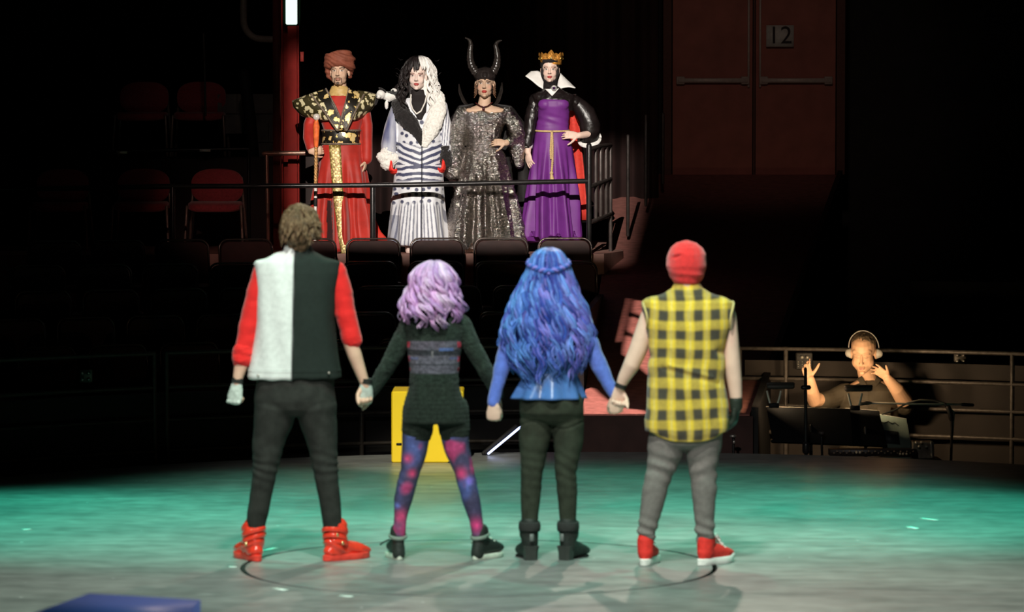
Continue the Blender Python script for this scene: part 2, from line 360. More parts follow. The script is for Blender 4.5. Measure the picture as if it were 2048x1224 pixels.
# ------------------------------------------------------------------ double door, 12 sign
def door_leaf(nm, x0, x1, side):
    Yd = 37.9; s = Shape(); s.box(((x0+x1)/2, Yd, 3.0), (x1-x0-.012, .05, 2.26)); d = struct(nm, s, M_DOOR)
    s = Shape(); q = x1-.05 if side > 0 else x0+.05
    s.box((q, Yd-.05, 3.45), (.022, .045, 1.25), bev=.004); obj('vertical_rod', s, mat('satin_steel_bar', (.5, .42, .38), .45, metal=.1), d)
    s = Shape(); s.box(((x0+x1)/2, Yd-.09, 2.90), ((x1-x0)*.86, .04, .05), bev=.006)
    for e in (-.40, .40): s.box(((x0+x1)/2+e*(x1-x0), Yd-.06, 2.90), (.09, .08, .085), bev=.006)
    obj('push_bar', s, MATS['satin_steel_bar'], d); return d
d1 = door_leaf('door_1', 1.755, 2.64, 1); d2 = door_leaf('door_2', 2.665, 3.55, -1)
s = Shape(); s.box((1.70, 37.9, 3.05), (.09, .14, 2.36)); s.box((3.60, 37.9, 3.05), (.09, .14, 2.36)); s.box((2.65, 37.9, 4.20), (1.99, .14, .09)); s.box((2.652, 37.88, 3.0), (.02, .05, 2.26))
struct('trim_1', s, mat('door_frame_paint', (.10, .035, .025), .6))
sg = P(1560, 72, 37.8)
s = Shape(); s.box(sg, (.30, .008, .235)); so = obj('door_number_sign', s, mat('pale_grey_card', (.62, .60, .57), .7), org=sg); tag(so, 'grey paper sign reading 12 taped on the right leaf of the double door', 'sign')
tc_ = bpy.data.curves.new('t', 'FONT'); tc_.body = '12'; tc_.size = .27; tc_.align_x = 'CENTER'; tc_.align_y = 'CENTER'; tc_.extrude = .002
to = bpy.data.objects.new('t', tc_); C.objects.link(to); dg = bpy.context.evaluated_depsgraph_get(); dg.update()
me = bpy.data.meshes.new_from_object(to.evaluated_get(dg)); bpy.data.objects.remove(to); me.materials.clear(); me.materials.append(mat('sign_ink', (.03, .02, .02), .7))
no_ = bpy.data.objects.new('numerals', me); C.objects.link(no_); no_.parent = so; no_.location = (0, -.008, 0); no_.rotation_euler = (pi/2, 0, 0)
# cinder block walls left of the red column, behind the players' platform
def blockwall(x0, x1, z0, z1, Y, nm):
    s = Shape(); h = .2; r = 0; z = z0
    s.box(((x0+x1)/2, Y+.06, (z0+z1)/2), (x1-x0, .1, z1-z0))
    while z < z1-.01:
        x = x0 - (.2 if r % 2 else 0)
        while x < x1-.01:
            a, b = max(x, x0)+.004, min(x+.4, x1)-.004
            if b-a > .02: s.box(((a+b)/2, Y, z+h/2), (b-a, .05, h-.008))
            x += .4
        z += h; r += 1
    return struct(nm, s, M_BLOCK)
blockwall(-2.95, -2.15, 2.3, 2.7, 34.6, 'wall_block_upper'); blockwall(-2.62, -2.15, PZ, 2.3, 34.4, 'wall_block')
# ------------------------------------------------------------------ red steel column with tube light
t = thing('steel_column', P(581, 505, 31.9)*V(1, 1, 0)+V(0, 0, PZ), 'tall red painted steel column at the left end of the raised platform', 'column')
cx = P(581, 300, 31.9)[0]; Yc = 31.95
s = Shape()
for e in (-.075, .075): s.box((cx+e, Yc, 2.45), (.014, .16, 2.5))
s.box((cx, Yc+.03, 2.45), (.15, .014, 2.5)); s.box((cx+.02, Yc-.065, 2.42), (.085, .02, 2.46)); obj('column_shaft', s, M_REDSTEEL, t, sharp=30)
s = Shape(); s.box((cx-.13, Yc+.05, 2.45), (.07, .1, 2.5)); obj('column_flange', s, mat('dark_red_steel', (.12, .02, .015), .6), t)
s = Shape(); s.box((cx, Yc-.03, 3.68), (.21, .2, .05)); s.box((cx, Yc-.05, 3.60), (.16, .14, .09)); obj('bracket', s, mat('rusty_bracket_paint', (.2, .05, .035), .5), t, sharp=30)
s = Shape()
for e in (-.115, .115): s.ell((cx+e, Yc-.1, 3.66), .016)
obj('bolt', s, M_STEEL, t)
s = Shape(); s.box((cx+.11, Yc-.06, 3.0), (.03, .05, .09)); s.box((cx+.11, Yc-.06, 2.6), (.02, .03, .03)); obj('junction_box', s, mat('red_box_paint', (.4, .05, .04), .5), t)
t = thing('tube_light', P(583, 50, 31.9), 'upright glowing white-green tube light above the red column', 'light')
q0 = P(583, 49, 31.85); q1 = q0 + V(0, 0, .9)
s = Shape(); s.box((q0+q1)/2, (.105, .05, .9), bev=.008); obj('light_panel', s, mat('tube_glow', (.80, 1, .90), emit=1.15, var=0), t)
s = Shape(); s.box((q0+q1)/2+V(0, .04, 0), (.16, .04, .92)); obj('lamp_housing', s, mat('green_black_housing', (.02, .07, .03), .5), t)
# ------------------------------------------------------------------ pipes in the left background
def pipe(name, pts, r, m, label, cat='pipe', seg=10):
    s = Shape(); s.tube(pts, r, seg); return tag(obj(name, s, m), label, cat)
a_ = [P(487, -5, 34), P(487, 40, 34)] + [P(487+ (1-cos(q))*34, 40 + sin(q)*38, 34) for q in np.linspace(.2, pi/2, 6)] + [P(550, 79, 34)]
pipe('bent_conduit', a_, .035, mat('grey_conduit_paint', (.32, .25, .22), .5), 'grey conduit bending towards the column near the tube light')
pipe('wall_pipe', [P(488, 150, 34), P(500, 235, 34), P(516, 420, 34)], .06, M_DARK, 'dark diagonal pipe crossing the cinder block wall')
pipe('stand_pole', [P(407, 68, 33.8), P(409, 130, 33.8), P(411, 230, 33.8)], .012, M_PIPE2, 'thin upright pole in the dark above the upper red chairs')
# ------------------------------------------------------------------ guard rails
def rail_thing(name, label, bars, posts, m=M_PIPE, r=.022, pr=.022, cat='railing', mids=()):
    allp = np.concatenate([np.array(b) for b in bars+posts]); loc = V(allp[:, 0].mean(), allp[:, 1].mean(), allp[:, 2].min())
    t = thing(name, loc, label, cat)
    for b in bars: s = Shape(); s.tube(b, r, 12); obj('rail_bar', s, m, t)
    for p in posts: s = Shape(); s.tube(p, pr, 12); obj('post', s, m, t)
    return t
def PZt(px, Y, z): q = P(px, 300, Y); return V(q[0], Y, z)
zr = 2.14-(372-300)*30.62/FPX
lx = [PZt(-20, 29.6, zr-.02), PZt(200, 30.1, zr-.01), PZt(345, 30.45, zr), PZt(520, 30.6, zr), PZt(800, 30.6, zr+.01), PZt(1178, 30.6, zr+.045)]
rail_thing('platform_rail', 'long low black pipe rail along the front of the raised platform', [lx],
  [[PZt(745, 30.62, zr), PZt(745, 30.62, .9)], [PZt(1178, 30.6, zr+.36), PZt(1178, 30.6, .9)], [PZt(345, 30.45, zr), PZt(345, 30.45, 1.0)]], M_PIPE, .022, .024)
zt = 2.14-(292-300)*30.8/FPX
GR0, GR1 = (1184, 30.62), (1221, 31.5)
z0 = lambda f, py0, py1: None
def gp(f, py0, py1): px = 1180+(1221-1180)*f; Y = 30.62+.9*f; py = py0+(py1-py0)*f; return P(px, py, Y)
rail_thing('gate_rail', 'black barred end gate of the platform rail beside the ramp', [[gp(0, 298, 290), gp(.5, 294, 290), gp(1, 290, 290)], [gp(0, 373, 365), gp(1, 365, 358)], [gp(0, 445, 430), gp(1, 434, 428)]],
  [[gp(f, 298, 290)*V(1, 1, 1), gp(f, 446, 430)] for f in (.28, .52, .78)] + [[gp(1, 290, 290), gp(1, 492, 492)*V(1, 1, 0)+V(0, 0, PZ)]], M_PIPE2, .02, .017)
rail_thing('stub_rail', 'short pipe rail crossing in front of the red column', [[PZt(528, 31.6, 2.14-7*31.6/FPX), PZt(620, 31.6, 2.14-6*31.6/FPX)]], [[PZt(533, 31.6, 2.14-7*31.6/FPX), PZt(536, 31.6, PZ)]], mat('warm_bronze_pipe', (.3, .16, .12), .35, metal=.6), .022, .018)
# ramp edge posts
for i, (px, Y, p0, p1) in enumerate(((1256, 32.6, 272, 470), (1292, 34.2, 232, 410), (1326, 35.6, 228, 366))):
    q0 = P(px, p0, Y); q1 = P(px, p1, Y); q1 = V(q0[0], Y, q1[2]); s = Shape(); s.tube([q0, q1], .016, 8)
    tag(obj('ramp_post', s, M_PIPE2), ['thin upright post nearest the barred gate on the ramp side', 'thin upright post halfway up the ramp side', 'thin upright post beside the brown double door'][i], 'post', 'posts up the left side of the ramp')
# left rail with paper tags in front of upper platform
zl = 2.14
t = rail_thing('upper_rail', 'black pipe rail with paper labels behind the red chairs', [[PZt(-10, 33.3, 2.08), PZt(240, 33.4, 2.13), PZt(497, 33.4, 2.15)]], [[PZt(497, 33.4, 2.15), PZt(497, 33.4, PZ)], [PZt(290, 33.4, 2.13), PZt(290, 33.4, PZ)], [PZt(60, 33.4, 2.10), PZt(60, 33.4, PZ)]], M_PIPE, .018, .016)
for px, py in ((57, 311), (244, 305), (410, 301)):
    s = Shape(); s.box(P(px, py, 33.36), (.105, .006, .027)); obj('paper_label', s, mat('white_label_paper', (.8, .75, .7), .7), t)
# low front rails round the floor, left and right
def ringpt(ang, r, z): return V(SC[0]+r*sin(ang), SC[1]+r*cos(ang), z)
def ring_rail(name, label, a0, a1, zs, r, posts, m):
    bars = [[ringpt(a, r, z) for a in np.linspace(a0, a1, 16)] for z in zs]
    ps = [[ringpt(a, r, zs[0]), ringpt(a, r, -.6)] for a in posts]
    return rail_thing(name, label, bars, ps, m, .015, .017)
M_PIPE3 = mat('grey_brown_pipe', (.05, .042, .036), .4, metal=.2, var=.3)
ring_rail('front_rail', 'curved pipe guard rail with four bars behind the seated man', rad(10.4), rad(62), (.655, .43, .23, .03), 6.42, [rad(x) for x in (10.4, 13.5, 28.9, 52)], mat('lit_grey_pipe', (.12, .10, .085), .4, metal=.2, var=.3))  # paler copy of the rail pipe, lamp light put into its colour
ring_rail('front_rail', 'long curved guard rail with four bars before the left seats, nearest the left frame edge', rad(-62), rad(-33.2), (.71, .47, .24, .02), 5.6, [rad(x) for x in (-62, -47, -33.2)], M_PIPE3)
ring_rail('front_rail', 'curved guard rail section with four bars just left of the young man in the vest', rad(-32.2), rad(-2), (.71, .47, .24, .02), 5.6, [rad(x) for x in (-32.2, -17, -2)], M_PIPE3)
s = Shape(); annulus(s, SC, 6.55, 6.62, .56, 80, rad(10.6), rad(70), -.6); struct('wall_front_right', s, mat('grey_brown_wall', (.048, .038, .032), .8, var=.2, scale=3), org=(SC[0], SC[1], -.6))
s = Shape(); annulus(s, SC, 5.72, 5.80, .42, 80, rad(-70), rad(-3), -.6); struct('wall_front_left', s, M_DARK, org=(SC[0], SC[1], -.6))
# wall sockets / connector plates on the rails
for px, py, Y, lb in ((172, 752, 23.9, 'small metal connector box on the left guard rail'), (1920, 716, 25.6, 'small metal connector box on the right guard rail')):
    c_ = P(px, py, Y); t = thing('connector_box', c_, lb, 'box')
    s = Shape(); s.box(c_, (.09, .04, .09), bev=.006); obj('box_body', s, mat('dull_grey_metal', (.14, .12, .1), .5, metal=.5), t)
    s = Shape()
    for ex in (-.022, .022):
        for ez in (-.022, .022): s.tube([c_+V(ex, -.02, ez), c_+V(ex, -.035, ez)], .013, 10)
    obj('connector', s, M_STEEL, t)
# ------------------------------------------------------------------ black padded audience seats
M_SEAT = mat('black_seat_vinyl', (.062, .020, .016), .5, var=.15, scale=12, bump=.04)
M_SEATF = mat('dark_chrome_frame', (.16, .12, .11), .22, metal=.7, var=.1)
def make_seat():
    t = thing('folding_chair', (0, 0, 0), 'x', 'chair'); W2 = .235
    def outline(w, z0, z1, r, n=7):
        pts = [(-w, z0), (w, z0)]
        for cx_, cz_, a0 in ((w-r, z1-r, 0), (-w+r, z1-r, pi/2)):
            pts += [(cx_+r*cos(a0+q), cz_+r*sin(a0+q)) for q in np.linspace(0, pi/2, n)]
        return pts
    def tilt(x, y, z): return V(x, y + (z-.42)*.12, z)
    s = Shape(); ol = outline(W2-.012, .44, .815, .07)
    rr = []
    for y, k in ((.17, .97), (.178, 1), (.205, 1), (.213, .97)): rr.append(np.array([tilt(x*k, y, .62+(z-.62)*k) for x, z in ol]))
    s.rings(rr[::-1]); obj('backrest', s, M_SEAT, t, sharp=40)
    s = Shape(); ol2 = outline(W2, .40, .83, .08); ol2 = ol2[1:] + ol2[:1]
    s.tube([tilt(x, .19, z) for x, z in ol2], .009, 8, rnd=False); obj('back_frame', s, M_SEATF, t)
    s = Shape(); s.box((0, -.03, .43), (.42, .42, .06), bev=.02); obj('seat', s, M_SEAT, t, sharp=40)
    for sx in (-1, 1):
        for a, b in (((.19*sx, -.2, .41), (.21*sx, -.24, .01)), ((.2*sx, .17, .42), (.21*sx, .24, .01))):
            s = Shape(); s.tube([a, b], .011, 8); obj('leg', s, M_SEATF, t)
    return t
proto = make_seat(); used = False
ORDN = ['nearest', 'second', 'third', 'fourth', 'fifth', 'sixth', 'seventh', 'eighth', 'ninth', 'tenth', 'eleventh', 'twelfth']
ROWN = ['topmost row right below the platform', 'second row from the top', 'middle row of the seating', 'second row from the bottom', 'lowest row of the seating']
R0 = [1131, 1140, 1046, 1020, 1110]; PITCHX = [.553, .56, .56, .56, .56]; NR = [9, 9, 8, 8, 8]
for i, D in enumerate(SEATD):
    r = arcr(D); X = P(R0[i], 300, D)[0]
    for k in range(NR[i]):
        ang = math.asin((X - SC[0])/r) - k*PITCHX[i]/r
        loc = ringpt(ang, r, TZ[i])
        q = proto if not used else dup(proto, loc); used = True
        q.location = tuple(loc); q.rotation_euler = (0, 0, -ang)
        q['label'] = ('black padded chair in the ' + ROWN[i] + ', ' + ORDN[k] + ' from the ramp') if k else 'black padded chair in the ' + ROWN[i] + ', at the ramp end'
        q['category'] = 'chair'; q['group'] = 'black audience chairs in five rows'
# ------------------------------------------------------------------ red padded chairs on the platform, left
M_RED = mat('red_wool_upholstery', (.42, .06, .07), .85, var=.18, scale=60, bump=.15, sheen=.3)
def make_red():
    t = thing('padded_chair', (0, 0, 0), 'x', 'chair')
    s = Shape(); n = 28; a = np.arange(n)*2*pi/n
    rr = []
    for y, k in ((.17, .94), (.18, 1), (.22, 1), (.23, .94)):
        rr.append(np.stack([np.sign(np.cos(a))*np.abs(np.cos(a))**.7*.245*k, y + .06*np.cos(a)**2*-1 + .05, .585 + np.sign(np.sin(a))*np.abs(np.sin(a))**.8*.165*k], 1))
    s.rings(rr); obj('backrest', s, M_RED, t, sharp=50)
    s = Shape(); rr = []
    for z, k in ((.37, .93), (.385, 1), (.43, 1), (.445, .93)):
        rr.append(np.stack([np.sign(np.cos(a))*np.abs(np.cos(a))**.5*.25*k, np.sign(np.sin(a))*np.abs(np.sin(a))**.5*.23*k, np.full(n, z)-.02*np.maximum(0, -np.sin(a))], 1))
    s.rings(rr); obj('seat', s, M_RED, t, sharp=50)
    fm = mat('taupe_metal_leg', (.24, .17, .14), .35, metal=.4)
    for sx in (-1, 1):
        s = Shape(); s.tube([(.25*sx, -.19, .40), (.27*sx, -.24, .01)], .014, 8); obj('leg', s, fm, t)
        s = Shape(); s.tube([(.22*sx, .24, .66), (.245*sx, .22, .40), (.27*sx, .28, .01)], .014, 8); obj('leg', s, fm, t)
    return t
rc = make_red()
spots_ = [(431, 32.1, PZ, 'red padded chair beside the pipe post, brightest of the red chairs'), (283, 32.1, PZ, 'dim red padded chair, left neighbour of the brightest red chair'), (120, 32.0, PZ, 'nearly dark red padded chair far left on the platform'),
          (285, 34.4, 2.075, 'dark red chair on the upper level behind the labelled rail, third from the block wall'), (400, 34.4, 2.075, 'dark red chair on the upper level behind the labelled rail, next to the block wall')]
for i, (px, Y, z, lb) in enumerate(spots_):
    q = rc if i == 0 else dup(rc, (0, 0, 0)); q.location = tuple(PZt(px, Y, z)); q['label'] = lb if i != 3 else 'dark red chair on the upper level, farther from the cinder block wall'; q['category'] = 'chair'; q['group'] = 'red padded chairs at the left'
# ------------------------------------------------------------------ yellow box, blue box, glowing rod, tape
def crate(name, label, c, d, m, rz=0, hole=None):
    t = thing(name, c, label, 'box'); s = Shape(); s.box(V(*c)+V(0, 0, d[2]/2), d, Rz(rz), bev=.008); obj('box_shell', s, m, t, sharp=30)
    return t
Yb = 23.55; xl, xr = P(783, 900, Yb)[0], P(927, 900, Yb)[0]; hb = P(800, 783, Yb)[2]
t = crate('wooden_box', 'bright yellow wooden box at the back edge of the stage', ((xl+xr)/2, Yb+.25, 0), (xr-xl, .5, hb), mat('yellow_box_paint', (.95, .66, .02), .5, var=.05, scale=5))
s = Shape(); q = P(792, 888, Yb); s.box(q+V(.02, -.004, 0), (.035, .008, .014)); s.box(P(900, 926, Yb)+V(0, -.004, .006), (.03, .006, .008)); obj('hand_slot', s, M_DARK, t)
s = Shape(); Yq = 13.15
A0, A1, A2, A3 = P(88, 1222, 13.42), P(178, 1190, 14.05), P(401, 1203, 13.75), P(345, 1229, 13.2)
zt_ = .42
tp = []
for (px, py) in ((60, 1232), (178, 1190), (401, 1203), (350, 1248)):
    D_ = FPX*(CAMH-zt_)/(py-300.); q = P(px, py, D_); tp.append(V(q[0], q[1], zt_))
s.add(tp + [p*V(1, 1, 0)+V(0, 0, -.6) for p in tp], [(3,2,1,0),(4,5,6,7),(0,1,5,4),(1,2,6,5),(2,3,7,6),(3,0,4,7)])
t = thing('wooden_box', V((tp[0][0]+tp[2][0])/2, tp[1][1], -.6), 'blue painted box cut off by the bottom left of the picture', 'box'); obj('box_shell', s, mat('blue_box_paint', (.10, .13, .50), .5, var=.1, scale=4), t)
g0, g1 = P(977, 907, 24.1), P(1041, 854, 24.25)
t = thing('light_rod', V(g0[0], g0[1], 0), 'thin glowing white rod leaning diagonally behind the blue-haired girl', 'light')
g2 = g0 + (g1-g0)*.55; g3 = g0+(g1-g0)*.58
s = Shape(); s.tube([g0, g2], .008, 8); s.tube([g3, g1], .008, 8); obj('light_tube', s, mat('rod_glow', (.55, .62, 1), emit=2.6, var=0), t)
s = Shape(); dn = nrm(g1-g0); s.tube([g0+V(-.035, .03, .0), g1+V(-.035, .03, .0)], .015, 8); s.tube([g0+V(-.02, .02, 0), g0*V(1, 1, 0)+V(-.02, .05, .01)], .012, 8); obj('rod_holder', s, M_DARK, t)
TP = mat('white_gaffer_tape', (.75, .85, .78), .6, var=.1)
for pts_, lb in ((((1842, 1039), (1874, 1043)), 'pair of pale tape strips on the right of the stage, farther strip'), (((1815, 1058), (1835, 1059)), 'small pale tape cross on the right of the stage'), (((46, 1062), (62, 1061)), 'short pale tape mark at the left edge of the stage'),
        (((458, 1137), (474, 1137)), 'pale tape mark at the left end of the turntable groove'), (((548, 1180), (572, 1184)), 'pale tape piece on the turntable groove at lower left'), (((680, 1195), (705, 1197)), 'pale tape piece just outside the turntable groove'),
        (((525, 1105), (552, 1099)), 'pale scuffed tape beside the left red high-top shoe')):
    qa, qb = [V(P(x, y, 14766/(y-300.))[0], 14766/(y-300.), .0015) for x, y in pts_]; s = Shape(); dd = nrm(qb-qa)
    s.box((qa+qb)/2, (np.linalg.norm(qb-qa), .035, .002), Rz(atan2(dd[1], dd[0])))
    if 'cross' in lb: s.box((qa+qb)/2+V(0, 0, .0012), (.035, .12, .002), Rz(.3))
    tag(obj('tape_mark', s, TP), lb, 'tape', 'tape marks on the stage floor')
# ------------------------------------------------------------------ figure tools
SKIN = V(.74, .47, .34); SKIN2 = V(.80, .55, .43)
M_SKIN = mat('skin', attr=True, rough=.5, var=.04, scale=25, sss=.0)
class Fig:
    def __init__(f, D, px, gz, label, cat='person'):
        f.D = D; f.u = D/FPX; x = P(px, 300, D)[0]
        f.t = thing('person', V(x, D, gz), label, cat)
    def p(f, px, py, dy=0): return P(px, py, f.D+dy)
    def limb(f, sh, pts, seg=16, col=None, ref=None, flat=1):
        sh.tube([f.p(a[0], a[1], a[2]) for a in pts], [(a[3]*f.u, a[3]*f.u*flat) for a in pts], seg, ref=ref if ref is not None else (V(1, 0, 0) if flat != 1 else None), col=col)
    def loft(f, sh, rows, inset=0, seg=40, n=2.3, col=None):
        rr = []
        for r in rows:
            py, xl, xr, dep = r[:4]; dy = r[4] if len(r) > 4 else 0
            rr.append((f.p((xl+xr)/2, py, dy), (xr-xl)/2*f.u - inset, dep/2 - inset))
        sh.loft(rr, seg, n, col)
def head(sh, c, R, k=1., fem=False, neck=None):
    E = lambda q, r, RR=None: sh.ell(c + R @ (k*V(*q)), np.array(r)*k, R if RR is None else R @ RR, 18)
    w = .93 if fem else 1
    E((0, .012, .035), (.076, .096, .084)); E((0, -.03, -.025), (.062*w, .064, .088)); E((0, -.045, -.085), (.036*w, .040, .032))
    for s_ in (-1, 1):
        E((.030*s_, -.052, -.034), (.028, .030, .036)); E((.031*s_*w, -.022, -.068), (.026, .042, .032))
        E((.029*s_, -.079, .022), (.024, .012, .010)); E((.075*s_, .008, -.012), (.009, .018, .031), Rz(-.35*s_)); E((.010*s_, -.103, -.034), (.008, .009, .007))
    T = lambda q: c + R @ (k*V(*q))
    sh.tube([T((0, -.088, .012)), T((0, -.100, -.012)), T((0, -.112, -.030))], [.007*k, .008*k, .0105*k], 10)
    E((0, -.096, -.060), (.021, .010, .006)); E((0, -.094, -.070), (.018, .010, .007)); E((0, -.086, -.098), (.018, .014, .014))
    if neck is not None: sh.tube([T((0, .018, -.04)), T((0, .028, -.11)), neck], [.050*k*w, .050*k*w, .058*k*w], 16)
def head_local(wc, c, R, k): return ((wc - c) @ R)/k
def face_disp(wc, no, c, R, k):
    q = head_local(wc, c, R, k); d = np.zeros(len(q)); fr = q[:, 1] < -.04
    for s_ in (-1, 1):
        g = np.exp(-(((q[:, 0]-.030*s_)/.015)**2 + ((q[:, 2]-.001)/.010)**2)); d -= .004*k*g*fr
        g = np.exp(-(((q[:, 0]-.030*s_)/.010)**2 + ((q[:, 2]+.000)/.0055)**2)); d += .003*k*g*fr
    d -= .003*k*np.exp(-((q[:, 0]/.017)**2 + ((q[:, 2]+.065)/.0022)**2))*fr
    d -= .002*k*np.exp(-((q[:, 0]/.012)**2 + ((q[:, 2]+.081)/.004)**2))*fr
    return d
def paint_face(cs, wc, c, R, k, lips=(.55, .18, .15), brow=(.06, .035, .02), lid=None, liner=False, blush=0, lipsize=1, closed=False, iris=(.05, .03, .02), browlift=0, beard=None, stubble=0):
    q = head_local(wc, c, R, k); x, y, z = q.T; fr = (y < -.03) & (np.abs(z) < .12) & (np.abs(x) < .1)
    def put(mask, col, a=1.):
        a_ = (np.asarray(mask, float)*fr)[:, None]*a; cs[:] = cs*(1-a_) + np.array(col)*a_
    ax = np.abs(x)
    if lid is not None: put(np.exp(-(((ax-.031)/.016)**2 + ((z-.010)/.008)**2)), lid, .75)
    if blush: put(np.exp(-(((ax-.042)/.016)**2 + ((z+.030)/.014)**2)), (.65, .18, .14), blush)
    put(sstep(1.2, .9, ((ax-.030)/.0135)**2 + ((z-.0005)/.0060)**2), (.05, .03, .025), .9 if liner else .6)
    if not closed: put(sstep(1.2, .9, ((ax-.030)/.0120)**2 + ((z+.0005)/.0046)**2), (.75, .70, .66))
    if closed: put(sstep(1.3, .8, ((ax-.030)/.013)**2 + ((z-.002)/.0042)**2), np.array(closed))
    else: put(sstep(1.2, .8, ((ax-.030)/.0058)**2 + ((z-.0002)/.0056)**2)*(((ax-.030)/.0120)**2 + ((z+.0005)/.0046)**2 < 1.1), iris)
    bz = .0225 + browlift*(ax-.02) - 1.2*(ax-.036)**2*9
    put(sstep(.0048, .0025, np.abs(z-bz))*(ax > .012)*(ax < .052), brow, .9)
    put(sstep(1.2, .75, (x/(.0215*lipsize))**2 + ((z+.0655)/(.0105*lipsize))**2), lips, .95)
    put(np.exp(-(((x)/.019)**2 + ((z+.0652)/.0016)**2)), np.array(lips)*.25, .8)
    put(np.exp(-(((ax-.007)/.0035)**2 + ((z+.0385)/.003)**2)), (.12, .05, .04), .8)
    if beard is not None:
        m = sstep(.004, .002, np.abs(z+.051+ax*.25))*(ax < .025)*(ax > .002)
        put(m, beard, .9); put(sstep(.0045, .0025, np.abs(ax-(.026-.0*z)))*(z < -.056)*(z > -.095), beard, .8); put(sstep(1.2, .8, (x/.012)**2+((z+.098)/.014)**2), beard, .9)
    return cs
def hand(sh, w, d, n, k=1., thumb=1, curl=(25, 30, 35, 40), spread=.12, tcurl=10, infl=0, c2=None, tout=.75, palm=True):
    """w wrist, d towards fingers, n the way the palm faces; thumb on the side thumb*(d x n)"""
    d = nrm(d); n = nrm(n - d*np.dot(n, d)); b = np.cross(d, n)*thumb; w = np.asarray(w, float)
    if palm: sh.tube([w-d*.01*k, w+d*.025*k, w+d*.06*k, w+d*.086*k], [((.024*k+infl), (.016*k+infl)), ((.034*k+infl), (.016*k+infl)), ((.040*k+infl), (.0145*k+infl)), ((.038*k+infl), (.0115*k+infl))], 16, ref=b)
    L = [.072, .080, .075, .058]
    for i in range(4):
        off = .030-.020*i; base = w + d*(.082-.002*abs(i-1.2)**2)*k + b*off*k; a = 0; p_ = [base]; dr0 = nrm(d + b*spread*(1.4-i)/1.5)
        for j, f in enumerate((.45, .32, .23)):
            a += rad(curl[i])*(1 if j else .8); dr = dr0*cos(a) + n*sin(a); p_.append(p_[-1] + dr*L[i]*f*k)
        sh.tube([base-d*.03*k] + p_, [(.0088*k+infl)]*2 + [.0084*k+infl, .0078*k+infl, .0064*k+infl], 10)
    base = w + d*.022*k + b*.022*k; p_ = [base]; a = rad(tcurl)
    for j, f in enumerate((.042, .034, .026)):
        dr = nrm(d*(.62+.15*j) + b*(tout-.25*j*tcurl/30) + n*(.35 + .3*j*tcurl/30)); p_.append(p_[-1] + dr*f*k)
    sh.tube(p_, [.0135*k+infl, .0115*k+infl, .010*k+infl, .0078*k+infl], 10)
def wrinkle(wc, amp, sx, sz, seed=0): return amp*vnoise(wc*V(sx, sx, sz), seed) + amp*.5*vnoise(wc*V(sx*2, sx*2, sz*2), seed+1)
def foot_frame(a): return V(sin(a), cos(a), 0), V(cos(a), -sin(a), 0)      # a = 0 points away from the camera
def sole_shape(sh, heel, a, L, wd, h, z0=0, col=None):
    f, r = foot_frame(a); n = 26; th = np.arange(n)*2*pi/n
    lx = []; 
    for t in th:
        y = -np.cos(t)*.5+.5; x = np.sin(t)*(.36+.16*sstep(.3, .75, y) - .06*np.exp(-((y-.42)/.12)**2)) * (1 if True else 0)
        lx.append((x*wd*1.05, y*L))
    rr = []
    for z, k in ((z0, .95), (z0+.004, 1), (z0+h-.004, 1), (z0+h, .95)):
        rr.append(np.array([heel + r*x*k + f*((y-L/2)*k+L/2) + V(0, 0, z) for x, y in lx]))
    sh.rings(rr[::-1] if False else rr, True, col)
def shoe_upper(sh, heel, a, L, wd, z0, shaft, shaft_r, ankle=None, toe_h=.05):
    f, r = foot_frame(a); T = lambda y, z, x=0: heel + f*y*L + r*x + V(0, 0, z0+z)
    sh.tube([T(.14, .035), T(.3, .042), T(.55, .034), T(.75, .026), T(.93, .018)], [(wd*.36, .045), (wd*.38, .052), (wd*.42, .042), (wd*.46, .032), (wd*.34, .022)], 18, ref=r)
    tp = ankle if ankle is not None else T(.25, shaft)
    sh.tube([T(.2, .03), T(.2, .07), (T(.2, .07)+tp)/2, tp], [(wd*.36, wd*.45), (wd*.37, wd*.5), (shaft_r, shaft_r*1.15), (shaft_r, shaft_r*1.15)], 18, ref=r)
